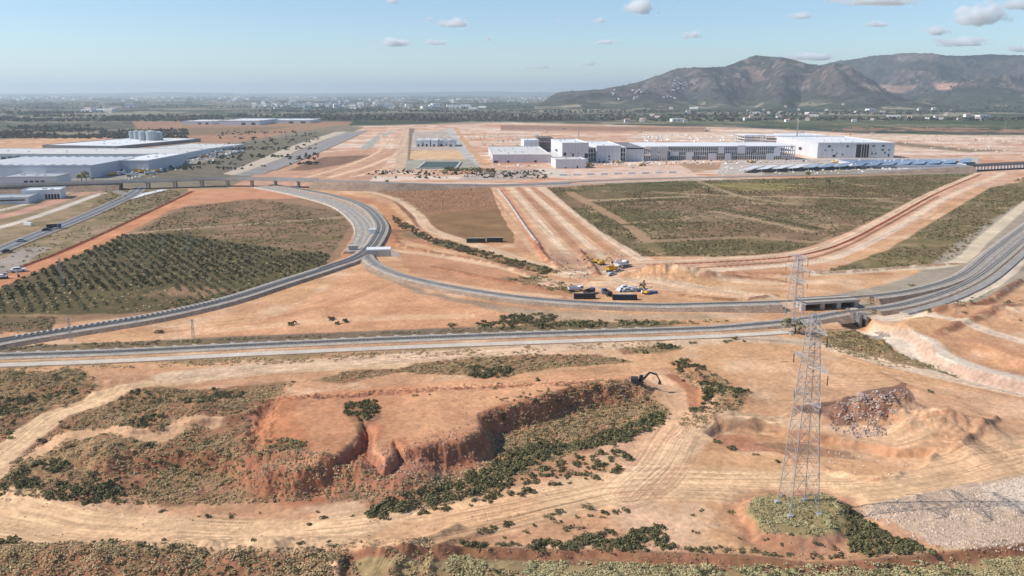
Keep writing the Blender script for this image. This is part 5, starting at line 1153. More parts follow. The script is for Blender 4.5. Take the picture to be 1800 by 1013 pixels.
# ------------------------------------------------------------------ orchard
OR = G([(-60,515),(0,508),(60,480),(215,414),(300,412),(420,430),(578,446),(570,466),(520,485),(470,500),(400,520),(320,542),(200,548),(60,550),(-60,552)]); pts = []
d = np.array([.575, -.818]); q = np.array([.818, .575]); c0 = OR.mean(0)
for i in range(-75, 75):
    for j in range(-130, 130):
        pts.append(c0+q*i*5.2+d*(j*2.3+(i % 2)*1.1))
pts = np.array(pts)+rng.normal(0, .35, (len(pts), 2)); k = inpoly(OR, pts[:, 0], pts[:, 1]); pts = pts[k]
gap = fbm(pts[:, 0], pts[:, 1], 26, 3, 501); lowp = to_px(pts[:, 0], pts[:, 1])[1]
k = (gap < .68-.18*sm((lowp-500)/30)) | (rng.random(len(pts)) < .15); pts = pts[k]
dist = np.hypot(pts[:, 0], pts[:, 1]); pts = pts[np.argsort(dist)]
TM = []
for t in T_TREE:
    me = np_mesh('orchard_tree', t*1.0, np.arange(len(t)).reshape(-1, 4)); me.materials.append(M['orchard']); TM.append(me)
for i, p in enumerate(pts[:290]):
    o = bpy.data.objects.new('orchard_tree', TM[i % 6]); COL.objects.link(o); s = U(.9, 1.45); o.location = (p[0], p[1], 0); o.rotation_euler.z = U(0, 6.28); o.scale = (s, s, s*U(.6, .95))
    tag(o, 'small dark green fruit tree in the front rows of the orchard nearest the railway curve', 'tree', 'fruit trees in the front rows of the orchard')
rest = pts[290:]; print('orchard', len(pts))
merged('orchard', np.column_stack([rest, np.zeros(len(rest))]), sc(len(rest), 1.05, 1.85), [clump(20, .36, .65, 90+s, lobes=4) for s in range(5)], 'orchard', 'dark green fruit trees filling the back of the orchard left of the railway curve', 'orchard')
P = scatter([(0,512),(215,416),(400,428),(575,448),(520,485),(400,520),(320,545),(200,550),(0,550)], .06, 0, .45, 15, 505, avoid=()); merged('scrub', P, sc(len(P), .5, 1.1), T_TINY, 'dry', 'dry weeds between the orchard rows', 'scrub')
# ------------------------------------------------------------------ trees with trunks
def tree(px, py, h, label, group=None, r=None):
    x, y = _g(px, py); e = empty('tree', (x, y, 0), U(0, 6)); tag(e, label, 'tree', group)
    m = MB(); m.tube((0, 0, -.3), (0, 0, h*.5), h*.05, h*.03, 7)
    for k in range(3): a = k*2.1; m.tube((0, 0, h*.35), (cos(a)*h*.2, sin(a)*h*.2, h*.62), h*.025, h*.01, 5)
    m.build('trunk', ['bark'], e)
    o = bpy.data.objects.new('crown', TM[random.randrange(6)]); COL.objects.link(o); o.parent = e; r = r or h*.4; o.location = (0, 0, h*.28); o.scale = (r, r, h*.55)
for i, px in enumerate((780, 787, 795, 803, 812, 821, 830, 838, 846, 856, 864)):
    tree(px, 306+U(-1, 1), U(7, 10), 'dark tree in the small grove beside the embanked road in the centre', 'trees of the grove beside the embanked road', U(4, 6))
for i, (px, h) in enumerate(((106, 6), (113, 10), (120, 7), (137, 8), (144, 12), (152, 8), (165, 6))):
    tree(px, 319, h, 'dark tree in front of the large pale blue warehouse', 'trees in front of the pale blue warehouse', h*.5)
tree(1418, 314, 9, 'single round dark tree beside the road below the solar canopies', None, 5)
tree(680, 330, 9, 'narrow dark tree beside the embanked road above the vineyard', None, 3)
tree(1398, 586, 7, 'round green tree at the foot of the rear pylon', None, 4.5)
tree(1245, 338, 8, 'dark round tree at the top left of the wide field', None, 4.5)
tree(1458, 330, 9, 'dark tree standing in the middle of the wide field', None, 4)

# ------------------------------------------------------------------ rubble
def rocks(name, P, Sc, matn, label):
    r = np.random.default_rng(8); n = len(P); base = np.array([(1, 0, 0), (0, 1, 0), (-1, 0, 0), (0, -1, 0), (0, 0, .8), (0, 0, -.6)], float)
    V = base[None]*Sc[:, None, None]*r.uniform(.6, 1.3, (n, 6, 1))+r.normal(0, .12, (n, 6, 3))*Sc[:, None, None]
    a = r.uniform(0, 6.28, n); c, s = np.cos(a)[:, None], np.sin(a)[:, None]
    V = np.stack([V[..., 0]*c-V[..., 1]*s, V[..., 0]*s+V[..., 1]*c, V[..., 2]], -1)+P[:, None, :]
    f = np.array([(0, 1, 4), (1, 2, 4), (2, 3, 4), (3, 0, 4), (1, 0, 5), (2, 1, 5), (3, 2, 5), (0, 3, 5)])
    Q3 = (np.arange(n)[:, None, None]*6+f[None]).reshape(-1, 3)
    o = link(name, np_mesh(name, V.reshape(-1, 3), Q3), [matn]); tag(o, label, 'rubble', kind='stuff')
P = scatter([(1480,895),(1560,882),(1650,868),(1720,852),(1800,838),(1900,820),(1900,955),(1800,962),(1660,968),(1590,945),(1540,918)], 3.2, 0, .36, 6, 601, avoid=()); rocks('rubble', P, sc(len(P), .10, .40)**1.0, 'rock', 'pale broken stone spread over the ground at the lower right')
P = scatter([(1480,700),(1590,676),(1600,700),(1560,750),(1480,754),(1460,735)], 1.8, 3, .38, 5, 602, avoid=()); rocks('rubble', P, sc(len(P), .2, .75), 'grey_rock', 'grey rocks on the spoil heap behind the pylon')
P = scatter([(1490,700),(1545,690),(1545,735),(1490,752)], .9, 3, .45, 4, 603, avoid=()); rocks('rubble', P, sc(len(P), .25, .7), 'rock', 'pale blocks tumbling down the middle of the spoil heap')
P = scatter([(640,612),(900,604),(1200,590),(1190,600),(900,614),(650,626)], .12, 0, .5, 9, 604, avoid=ROUTES); rocks('rubble', P, sc(len(P), .3, .8), 'rock', 'pale stones tipped along the service road verge')
P = scatter([(960,440),(1080,440),(1120,470),(1050,500),(950,480)], .05, 0, .45, 9, 605, avoid=()); rocks('rubble', P, sc(len(P), .4, 1.2), 'grey_rock', 'broken stone and spoil heaps at the lower end of the utility corridor')
P = scatter([(1300,790),(1500,780),(1600,800),(1590,840),(1400,820)], .25, -1, .5, 6, 606, avoid=()); rocks('rubble', P, sc(len(P), .15, .5), 'rock', 'loose stones around the rim of the shallow pit')
P = scatter([(60,650),(400,640),(900,700),(1250,860),(1500,960),(0,960),(0,650)], .09, 0, .45, 12, 607, avoid=()); rocks('rubble', P, sc(len(P), .08, .3), 'grey_rock', 'small stones scattered across the near ground')

P = scatter([(452,850),(640,862),(760,858),(870,820),(900,790),(860,760),(700,820),(600,840),(460,836)], .8, 1, .4, 4, 610, avoid=()); rocks('rubble', P, sc(len(P), .1, .5), 'clod', 'red clods and debris fallen at the foot of the cliff')
P = scatter([(450,800),(600,815),(640,790),(700,800),(845,770),(860,735),(1000,690),(1110,672),(1180,700),(1000,740),(880,800),(760,850),(640,860),(450,850)], 1.2, 4, .38, 3, 612, avoid=()); rocks('rubble', P, sc(len(P), .08, .38), 'clod', 'broken clods on the steep red cliff face')
P = scatter([(450,790),(600,810),(700,800),(845,770),(880,800),(760,850),(640,860),(450,850)], .35, 4, .5, 4, 613, avoid=()); merged('scrub', P, sc(len(P), .25, .6), T_LOW, 'redscrub', 'dead brush clinging to the left half of the cliff', 'scrub')
P = scatter([(0,840),(640,850),(700,860),(300,890),(0,890)], .25, 1, .4, 6, 611, avoid=()); rocks('rubble', P, sc(len(P), .1, .35), 'clod', 'loose clods on the sand edge above the main track at the left')
# ------------------------------------------------------------------ lattice pylons
def pylon(x, y, z0, Ht, base, arms, label, topw=1.5, waist=.78, rot=0.0, thin=1.0):
    e = empty('transmission_tower', (x, y, z0), rot); tag(e, label, 'pylon')
    def wd(z): t = z/Ht; return base+(3.0-base)*(t/waist) if t < waist else 3.0+(topw-3.0)*((t-waist)/(1-waist))
    lv = [0]
    while lv[-1] < Ht-1.5: lv.append(min(Ht, lv[-1]+max(1.9, wd(lv[-1])*.72)))
    corners = lambda z: [(sx*wd(z)/2, sy*wd(z)/2, z) for sx, sy in ((-1, -1), (1, -1), (1, 1), (-1, 1))]
    for k in range(4):
        m = MB()
        for i in range(len(lv)-1): m.bar(corners(lv[i])[k], corners(lv[i+1])[k], .26*thin)
        c = corners(0)[k]; m.box(c[0]-.6, c[0]+.6, c[1]-.6, c[1]+.6, -1.5, .4); m.build('leg', ['steel'], e)
    for k in range(4):
        m = MB()
        for i in range(len(lv)-1):
            a, b = corners(lv[i]), corners(lv[i+1]); p, q_, r, s = a[k], a[(k+1) % 4], b[k], b[(k+1) % 4]
            mid = tuple((np.array(r)+np.array(s))/2); mb_ = tuple((np.array(p)+np.array(q_))/2)
            w_ = .13*thin
            if wd(lv[i]) > 3.6:
                m.bar(p, mid, w_); m.bar(q_, mid, w_)
                for (u0, u1) in ((p, r), (q_, s)):
                    h1 = np.array(u0)*.5+np.array(u1)*.5; m.bar(h1, np.array(u0)*.5+np.array(mid)*.5, w_*.75); m.bar(np.array(u1), np.array(u0)*.5+np.array(mid)*.5, w_*.7); 
            else: m.bar(p, s, w_); m.bar(q_, r, w_)
            m.bar(r, s, w_*1.1)
        m.build('bracing', ['steel'], e)
    for (z, L, hh) in arms:
        for s in (-1, 1):
            m = MB(); w0 = wd(z)/2; tip = (0, s*(w0+L), z)
            pts = [(-w0, s*w0, z), (w0, s*w0, z), (-w0*.9, s*w0, z+hh), (w0*.9, s*w0, z+hh)]
            for p in pts: m.bar(p, tip, .2*thin)
            n = max(3, int(L/1.3))
            for i in range(n):
                t, t2 = i/n, (i+1)/n; L_ = lambda p, t: tuple(np.array(p)*(1-t)+np.array(tip)*t)
                m.bar(L_(pts[0], t), L_(pts[2], t2), .12*thin); m.bar(L_(pts[1], t), L_(pts[3], t2), .12*thin); m.bar(L_(pts[0], t), L_(pts[1], t2), .12*thin); m.bar(L_(pts[1], t), L_(pts[0], t), .12*thin); m.bar(L_(pts[2], t), L_(pts[0], t), .12*thin)
            ar = m.build('cross_arm', ['steel'], e)
            m = MB()
            for i in range(7): m.tube((0, s*(w0+L), z-.5-i*.32), (0, s*(w0+L), z-.62-i*.32), .17, n=8)
            m.tube((0, s*(w0+L), z), (0, s*(w0+L), z-2.8), .04, n=6); m.build('insulator', ['glass'], ar)
    return e
px_, py_ = _g(1402, 897, 1)
zt = gz(px_, py_)
pylon(px_, py_, zt, 49.5, 7.2, ((28.5, 4.4, 1.8), (37.2, 6.8, 2.0), (45.6, 5.6, 1.9)), 'tall pale lattice pylon nearest the camera, standing on a grassy mound', rot=.12, thin=.55)
px2, py2 = _g(1393, 584, 0)
pylon(px2, py2, 0, 34.5, 6.6, ((23.0, 5.0, 1.6), (28.0, 6.0, 1.6), (32.6, 5.0, 1.6)), 'lattice pylon farther back, standing beside the railway bridge', rot=.35, thin=.7)
def mast(px, py, h, label, w=.9):
    x, y = _g(px, py); e = empty('lattice_mast', (x, y, gz(x, y))); tag(e, label, 'mast')
    m = MB()
    for a in (-1, 1):
        for b in (-1, 1): m.bar((a*w, b*w, 0), (a*.2, b*.2, h), .09)
    m.build('frame', ['steel'], e); m = MB()
    n = int(h/1.6)
    for k in range(n):
        t = k/n; q_ = w*(1-t)+.25*t; s = 1 if k % 2 else -1; z_ = t*h; m.bar((-q_*s, -q_, z_), (q_*s, -q_, z_+h/n), .12); m.bar((q_, -q_*s, z_), (q_, q_*s, z_+h/n), .06)
    m.build('bracing', ['steel'], e); m = MB(); m.bar((-1.2, 0, h*.96), (1.2, 0, h*.96), .14); m.build('cross_arm', ['steel'], e)
mast(331, 443, 12, 'thin pale lattice mast in the middle of the orchard'); mast(287, 441, 9, 'short pale mast in the orchard, left of the taller one', .6); mast(110, 503, 15, 'lattice mast in the front left part of the orchard')
mast(340, 594, 8, 'thin mast between the two railways left of centre', .5); mast(125, 600, 10, 'thin mast beside the railway curve at the left', .5)
mast(1730, 258, 26, 'distant pale pylon on the bare land at the far right', 2.5); mast(1765, 236, 34, 'farthest pale pylon before the plain at the far right', 3)
# power lines between the two big pylons' neighbours
# ------------------------------------------------------------------ vehicles and machines
def wheels(m_parent, xs, y, r=.5, w=.35, n=12):
    for x_ in xs:
        for s in (-1, 1):
            m = MB(); m.tube((x_, s*y-.0, r), (x_, s*(y-w), r), r, n=n); o = m.build('wheel', ['tyre'], m_parent)
            m = MB(); m.tube((x_, s*(y+.02), r), (x_, s*(y-.05), r), r*.5, n=8); m.build('rim', ['silver_paint'], o)
def car(paint_):
    e = empty('car'); m = MB(); m.box(-2.1, 2.1, -.88, .88, .3, .95, top=(.08, .05)); m.box(-1.5, 1.0, -.8, .8, .95, 1.42, top=(.45, .12)); m.build('body', [paint_], e)
    m = MB(); m.box(-1.42, .92, -.83, .83, 1.0, 1.33, top=(.36, .1)); m.build('window', ['glass'], e); wheels(e, (-1.35, 1.3), .9, .33, .22); return e
def truck(cab, bed):
    e = empty('truck'); m = MB(); m.box(1.9, 4.0, -1.2, 1.2, .9, 3.0, top=(.15, .08)); m.build('cab', [cab], e)
    m = MB(); m.box(2.6, 4.03, -1.23, 1.23, 1.9, 2.6, top=(.1, .05)); m.build('window', ['glass'], e)
    m = MB(); m.box(-4.2, 3.6, -.5, .5, .7, 1.05); m.build('chassis', ['dark_steel'], e)
    m = MB(); m.add([(-4.2, -1.2, 1.3), (1.6, -1.2, 1.1), (1.6, 1.2, 1.1), (-4.2, 1.2, 1.3), (-4.4, -1.35, 2.7), (1.7, -1.35, 2.7), (1.7, 1.35, 2.7), (-4.4, 1.35, 2.7), (-4.1, -1.15, 1.6), (1.5, -1.15, 1.5), (1.5, 1.15, 1.5), (-4.1, 1.15, 1.6)],
                    [(3, 2, 1, 0), (0, 1, 5, 4), (1, 2, 6, 5), (2, 3, 7, 6), (3, 0, 4, 7), (8, 9, 10, 11), (4, 5, 9, 8), (5, 6, 10, 9), (6, 7, 11, 10), (7, 4, 8, 11)]); m.build('tipper_body', [bed], e)
    wheels(e, (-3.2, -1.9, 3.0), 1.22, .52, .4); return e
def digger(paint_, reach=1.0):
    e = empty('excavator')
    for s in (-1, 1):
        m = MB(); m.box(-2.0, 2.0, s*1.35-.3, s*1.35+.3, .1, .95, top=(.35, 0)); m.build('track', ['dark_steel'], e)
    m = MB(); m.box(-2.2, 1.6, -1.35, 1.35, 1.05, 1.35); m.box(-2.4, .2, -1.35, 1.35, 1.35, 2.3, top=(.12, .1)); m.build('body', [paint_], e)
    m = MB(); m.box(.3, 1.7, .3, 1.35, 1.35, 2.9, top=(.12, .08)); c = m.build('cab', [paint_], e); m = MB(); m.box(.5, 1.74, .26, 1.39, 1.9, 2.7, top=(.1, .06)); m.build('window', ['glass'], c)
    m = MB(); m.bar((1.3, -.2, 1.6), (3.6, -.2, 4.3), .45, h=.6); m.bar((3.6, -.2, 4.3), (5.9*reach, -.2, 3.7), .4, h=.5); m.build('boom', [paint_], e)
    m = MB(); m.bar((5.7*reach, -.2, 3.9), (6.9*reach, -.2, 1.6), .35, h=.4); m.build('arm', [paint_], e)
    m = MB(); m.box(6.4*reach, 7.5*reach, -.8, .4, .5, 1.6, top=(.25, .1)); m.build('bucket', ['dark_steel'], e)
    m = MB(); m.tube((1.9, -.2, 1.7), (3.0, -.2, 3.2), .12, n=8); m.build('ram', ['silver_paint'], e); return e
def at(o, px, py, rz, label, cat, group=None, dz=0, first=True, sc_=1.0):
    x, y = _g(px, py); z = gz(x, y)+dz
    if not first: o = copy_tree(o, (x, y, z), rz)
    o.location = (x, y, z); o.rotation_euler.z = rz; o.scale = (sc_,)*3; tag(o, label, cat, group); return o
bpy.context.view_layer.update()
cb = car('black_paint'); cw = car('white_paint'); cs = car('silver_paint')
tw = truck('white_paint', 'grey_panel'); tb = truck('blue_paint', 'dark_steel'); ty = truck('white_paint', 'yellow')
dg = digger('yellow'); dd_ = digger('dark_steel', 1.0); dw = digger('white_paint')
at(cb, 82, 407, .45, 'dark car on the asphalt road, left one of the close pair', 'car', dz=.42, sc_=1.5)
at(tb, 96, 403, .45, 'dark lorry on the asphalt road behind the dark car', 'truck', dz=.42, sc_=1.2)
at(cs, 38, 426, .45, 'pale car with a dark shadow on the asphalt road at the left', 'car', dz=.42, sc_=1.5)
at(cb, 13, 445, .45, 'dark car on the asphalt road nearest the left edge', 'car', dz=.42, first=False, sc_=1.5)
at(cw, 32, 478, .5, 'white van-like car parked on the red dirt track at the left', 'car', dz=0, sc_=1.9)
at(dw, 6, 490, .3, 'pale excavator working at the left edge beside the red dirt track', 'excavator', sc_=1.1)
at(dd_, 1113, 667, -.12, 'dark rusty excavator on the rim of the plateau, its arm pointing right', 'excavator', sc_=1.05, dz=0)
x, y = _g(1122, 661, 6); dd_.location = (x, y, gz(x, y))
at(tw, 1092, 470, .8, 'white articulated lorry at the end of the utility corridor', 'truck', sc_=1.25)
at(dg, 1045, 462, 2.6, 'yellow excavator among the spoil heaps, left of two', 'excavator')
at(dg, 1058, 466, .4, 'yellow excavator among the spoil heaps, right of two', 'excavator', first=False)
at(ty, 1078, 478, .7, 'small tipper lorry with a yellow body beside the white lorry', 'truck', sc_=1.2)
at(tb, 1036, 517, .9, 'dark lorry parked behind the left pipe stack', 'truck', first=False, sc_=.95)
at(tb, 1066, 519, 1.9, 'dark blue lorry parked between the two pipe stacks', 'truck', first=False, sc_=.95)
at(cw, 1090, 512, 1.0, 'white car in the pipe yard, nearest the blue lorry', 'car', first=False, sc_=1.4); at(cs, 1103, 513, .2, 'silver car in the middle of the pipe yard', 'car', first=False, sc_=1.4)
at(cw, 1098, 508, .4, 'white car at the back of the pipe yard', 'car', first=False, sc_=1.4)
at(tw, 1012, 512, .3, 'white lorry left of the pipe yard behind the railway curve', 'truck', first=False, sc_=.95); at(dd_, 1128, 508, 1.2, 'dark excavator at the back of the pipe yard', 'excavator', first=False, sc_=.9); at(cs, 1075, 488, .5, 'silver car on the haul road above the pipe yard', 'car', first=False, sc_=1.3); at(dw, 1098, 466, 3.6, 'white excavator facing left beside the white articulated lorry', 'excavator', first=False, sc_=1.0)
at(dg, 1135, 517, 2.2, 'yellow excavator at the right end of the pipe yard', 'excavator', first=False, sc_=.8)
at(tw, 870, 270, .6, 'white lorry on the bare land left of the low factory hall', 'truck', first=False, sc_=1.5)
lots = [(U(200, 430), U(262, 312)) for _ in range(150)]
lots = [p for p in lots if abs(p[1]-(316-(p[0]-190)*.235)) < 9][:44]
for i, (a, b) in enumerate(lots):
    at((tw, ty, cw, cs)[i % 4], a, b, U(.2, .9), 'parked white lorry or van in the long yard right of the pale blue warehouses' if i % 4 < 2 else 'parked pale car in the long yard right of the pale blue warehouses', 'truck' if i % 4 < 2 else 'car', 'parked lorries in the long yard' if i % 4 < 2 else 'parked cars in the long yard', first=False, sc_=2.0 if i % 4 > 1 else 1.6)
for i in range(26):
    at((tw, ty, dg, cs)[i % 4], U(900, 1700), U(284, 298) if i % 2 else U(226, 240), U(0, 3), ('small lorry', 'small tipper lorry', 'small excavator', 'parked pale car')[i % 4]+(' in front of the factory frame' if i % 2 else ' on the bare land behind the factory'), ('truck', 'truck', 'excavator', 'car')[i % 4], ('lorries', 'tippers', 'excavators', 'cars')[i % 4]+(' in front of the factory' if i % 2 else ' behind the factory'), first=False, sc_=1.3)
# site clutter
for i, (pl, d_, lo, hi, mt, lb) in enumerate((
    ([(860,289),(1200,285),(1430,282),(1430,286),(1200,291),(860,296)], .004, .8, 2.4, 'white_panel', 'pale building materials stacked along the foot of the factory'),
    ([(1035,285),(1430,281),(1600,280),(1600,284),(1430,286),(1035,290)], .006, .8, 2.2, 'dark_steel', 'dark building materials and plant along the foot of the factory'),
    ([(860,300),(970,298),(970,312),(860,316)], .006, .8, 2.2, 'grey_rock', 'heaps of material in the yard below the low factory hall'),
    ([(1130,236),(1330,240),(1310,252),(1100,248)], .0012, 1.5, 4.5, 'white_panel', 'pale stacks of material on the bare land behind the long steel frame'),
    ([(820,236),(960,238),(900,262),(820,262)], .0012, 1.5, 4.0, 'rock', 'pale spoil and material heaps left of the factory'),
    ([(1260,294),(1720,285),(1720,303),(1260,308)], .005, .8, 2.2, 'white_panel', 'white cabins and stacks among the solar canopies'),
    ([(650,296),(960,300),(960,314),(650,314)], .004, .8, 2.2, 'dark_steel', 'dark plant and debris along the far side of the embanked road'),
    ([(1560,236),(1900,240),(1900,280),(1600,262)], .0006, 1.5, 4.5, 'rock', 'pale heaps on the bare land at the far right'),
    ([(180,318),(300,290),(420,262),(430,268),(300,306),(200,328)], .004, .8, 2.4, 'white_panel', 'pale clutter in the lorry yard at the left works'))):
    P = scatter(pl, d_, 0, None, 9, 700+i, avoid=()); rocks('site_clutter', P, sc(len(P), lo, hi), mt, lb)
# containers
def container(px, py, rz, pm, label, s=1.0, group=None):
    x, y = _g(px, py); e = empty('container', (x, y, gz(x, y)), rz); tag(e, label, 'container', group); e.scale = (s,)*3
    m = MB(); m.box(-6, 6, -1.2, 1.2, .1, 2.7); 
    for i in range(20): m.box(-5.8+i*.6, -5.6+i*.6, -1.26, 1.26, .3, 2.5)
    m.build('shell', [pm], e); m = MB(); m.box(6.0, 6.08, -1.1, -.03, .25, 2.6); m.build('door', [pm], e); m = MB(); m.box(6.0, 6.08, .03, 1.1, .25, 2.6); m.build('door', [pm], e)
container(278, 291, 0, 'blue_paint', 'dark blue container right of the smaller pale blue warehouse, left of two', 2.2); container(290, 290, .1, 'blue_paint', 'dark blue container right of the smaller pale blue warehouse, right of two', 2.2)
container(50, 396, -.5, 'white_paint', 'white cabin on the grass between the two tracks at the left edge', .8)
for i in range(5):
    container(1110+i*9, 508+i*2.2, .3, ('white_paint', 'grey_panel', 'blue_paint', 'white_paint', 'blue_paint')[i], ('white cabin nearest the pipe stacks in the yard', 'grey cabin behind the right pipe stack', 'blue cabin in the middle of the yard', 'white cabin near the right end of the yard', 'blue cabin at the right end of the yard')[i], .5)
for i in range(9):
    container(990+i*24, 309-i*.6, .03, 'white_panel' if i % 2 else 'grey_panel', 'white site cabin in the row below the factory' if i % 2 else 'grey site cabin in the row below the factory', .8, 'white site cabins below the factory' if i % 2 else 'grey site cabins below the factory')
# pipe stacks
def pipes(px0, px1, py, rows, label, cover=True, r=.45):
    x0, y0 = _g(px0, py); x1, y1 = _g(px1, py); e = empty('pipe_stack', (x0, y0, 0), math.atan2(y1-y0, x1-x0)); L = math.hypot(x1-x0, y1-y0); tag(e, label, 'pipes')
    for j in range(rows):
        for i in range(4-j):
            m = MB(); m.tube((0, i*2*r+j*r, r+j*r*1.74+.2), (L, i*2*r+j*r, r+j*r*1.74+.2), r, n=12); m.build('pipe', ['pipe'], e)
    if cover: m = MB(); m.box(.3, L-.3, r*.4+rows*r*.8, r*(7-rows), r*2+rows*r*1.5, r*2+rows*r*1.5+.08); m.build('cover_sheet', ['pipe_top'], e)
    m = MB()
    for k in range(5): m.box(L*k/4-.15*(k > 0), L*k/4+.15*(k < 4), -.3, r*7.5, 0, .19)
    m.build('timber_bearer', ['bark'], e)
pipes(1009, 1047, 526, 3, 'long stack of black pipes in the yard beside the railway, left one', r=.42); pipes(1077, 1120, 528, 3, 'long stack of black pipes in the yard beside the railway, right one', r=.42)
pipes(820, 853, 427, 2, 'dark pipe stack on the brown field left of the corridor, left one', r=.6); pipes(856, 884, 426, 2, 'dark pipe stack on the brown field left of the corridor, right one', r=.6)
# the pale pipeline in the corridor
PIP = PL([(876,334),(890,352),(905,374),(924,402),(946,432)], 0, 6)
n = 0
for i in range(0, len(PIP)-1):
    a, b = PIP[i], PIP[i+1]
    m = MB(); m.tube((a[0], a[1], .9), (a[0]+(b[0]-a[0])*.9, a[1]+(b[1]-a[1])*.9, .7), 1.1, n=14)
    o = m.build('concrete_pipe', ['pale_ballast' if i % 3 else 'concrete']); tag(o, 'pale concrete pipe section laid in the trench on the left side of the corridor', 'pipe', 'concrete pipe sections laid along the corridor'); n += 1
print('pipes', n)
# pale gravel strips beside the lower railway, bold sleepers of the unfinished track
L = offset(SOUTHLINE, 3.2); dl = np.concatenate([[0], np.cumsum(np.linalg.norm(np.diff(L, axis=0), axis=1))]); pxl_ = to_px(L[:, 0], L[:, 1])[0]
m = MB(); m.box(-3.6, 3.6, -.6, .6, -.5, .12, top=(.6, .35)); gm = m.mesh('gravel_strip'); gm.materials.append(M['pale_ballast'])
for s in np.arange(0, dl[-1], 7.4):
    cx = np.interp(s, dl, L[:, 0]); cy = np.interp(s, dl, L[:, 1]); q_ = to_px(cx, cy)[0]
    if -60 < q_ < 1130 or 1580 < q_ < 1800:
        o = bpy.data.objects.new('gravel_strip', gm); COL.objects.link(o); o.location = (cx, cy, .42); i = min(int(np.searchsorted(dl, s)), len(L)-2); o.rotation_euler.z = math.atan2(L[i+1][1]-L[i][1], L[i+1][0]-L[i][0])-.62
        tag(o, 'slanting pale gravel strip on the upper shoulder of the straight railway', 'gravel strip', 'slanting gravel strips beside the straight railway')
L = offset(RAILCURVE, 2.0); dl = np.concatenate([[0], np.cumsum(np.linalg.norm(np.diff(L, axis=0), axis=1))])
m = MB(); m.box(-.45, .45, -1.5, 1.5, 0, .30, top=(.05, .05)); m.box(-.38, .38, -1.4, 1.4, .31, .5); sm_ = m.mesh('sleeper_stack'); sm_.materials.append(M['concrete'])
for s in np.arange(0, dl[-1], 2.3):
    cx = np.interp(s, dl, L[:, 0]); cy = np.interp(s, dl, L[:, 1]); q_, q2 = to_px(cx, cy)
    if 20 < q_ < 560 and q2 > 470:
        o = bpy.data.objects.new('sleeper_stack', sm_); COL.objects.link(o); i = min(int(np.searchsorted(dl, s)), len(L)-2); o.location = (cx, cy, 1.84); o.rotation_euler.z = math.atan2(L[i+1][1]-L[i][1], L[i+1][0]-L[i][0])+U(-.1, .1)
        tag(o, 'white concrete sleeper pair lying on the ballast of the railway curve below the orchard', 'sleepers', 'concrete sleepers laid out along the railway curve')
# ------------------------------------------------------------------ clouds
cm = bpy.data.materials.new('cloud'); cm.use_nodes = True; t = cm.node_tree; t.nodes.clear(); NN = t.nodes; LL = t.links
oo = NN.new('ShaderNodeOutputMaterial'); pv = NN.new('ShaderNodeVolumePrincipled'); tcn = NN.new('ShaderNodeTexCoord'); ln = NN.new('ShaderNodeVectorMath'); ln.operation = 'LENGTH'
nz = NN.new('ShaderNodeTexNoise'); nz.inputs['Scale'].default_value = 2.1; nz.inputs['Detail'].default_value = 5; nz.inputs['Roughness'].default_value = .6
oi = NN.new('ShaderNodeObjectInfo'); ad = NN.new('ShaderNodeVectorMath'); ad.operation = 'ADD'
vs = NN.new('ShaderNodeVectorMath'); vs.operation = 'SCALE'; vs.inputs['Scale'].default_value = 40.0
cx_ = NN.new('ShaderNodeCombineXYZ'); LL.new(oi.outputs['Random'], cx_.inputs[0]); LL.new(cx_.outputs[0], vs.inputs[0])
LL.new(tcn.outputs['Object'], ad.inputs[0]); LL.new(vs.outputs[0], ad.inputs[1]); LL.new(ad.outputs[0], nz.inputs['Vector'])
spx = NN.new('ShaderNodeSeparateXYZ'); LL.new(tcn.outputs['Object'], spx.inputs[0]); mn = NN.new('ShaderNodeMath'); mn.operation = 'MINIMUM'; LL.new(spx.outputs[2], mn.inputs[0]); mn.inputs[1].default_value = 0
ma_ = NN.new('ShaderNodeMath'); ma_.operation = 'MULTIPLY_ADD'; LL.new(mn.outputs[0], ma_.inputs[0]); ma_.inputs[1].default_value = 1.8; LL.new(spx.outputs[2], ma_.inputs[2])
cb_ = NN.new('ShaderNodeCombineXYZ'); LL.new(spx.outputs[0], cb_.inputs[0]); LL.new(spx.outputs[1], cb_.inputs[1]); LL.new(ma_.outputs[0], cb_.inputs[2]); LL.new(cb_.outputs[0], ln.inputs[0])
m1 = NN.new('ShaderNodeMath'); m1.operation = 'MULTIPLY_ADD'; LL.new(nz.outputs[0], m1.inputs[0]); m1.inputs[1].default_value = 2.2; m1.inputs[2].default_value = -.55
m2 = NN.new('ShaderNodeMath'); m2.operation = 'SUBTRACT'; LL.new(m1.outputs[0], m2.inputs[0]); LL.new(ln.outputs['Value'], m2.inputs[1])
m3 = NN.new('ShaderNodeMath'); m3.operation = 'MULTIPLY'; m3.use_clamp = True; LL.new(m2.outputs[0], m3.inputs[0]); m3.inputs[1].default_value = 4.0
m4 = NN.new('ShaderNodeMath'); m4.operation = 'MULTIPLY'; LL.new(m3.outputs[0], m4.inputs[0]); m4.inputs[1].default_value = .013
LL.new(m4.outputs[0], pv.inputs['Density']); pv.inputs['Color'].default_value = (1, 1, 1, 1); pv.inputs['Anisotropy'].default_value = 0
LL.new(pv.outputs[0], oo.inputs['Volume']); M['cloud'] = cm
def ico():
    V, Fc = [], []; n = 14; k = 8
    for j in range(k+1):
        for i in range(n): a = 2*pi*i/n; b = pi*j/k; V.append((sin(b)*cos(a), sin(b)*sin(a), cos(b)))
    for j in range(k):
        for i in range(n): Fc.append((j*n+i, (j+1)*n+i, (j+1)*n+(i+1) % n, j*n+(i+1) % n))
    me = bpy.data.meshes.new('cloud'); me.from_pydata(V, [], Fc); me.materials.append(cm); return me
CM_ = ico()
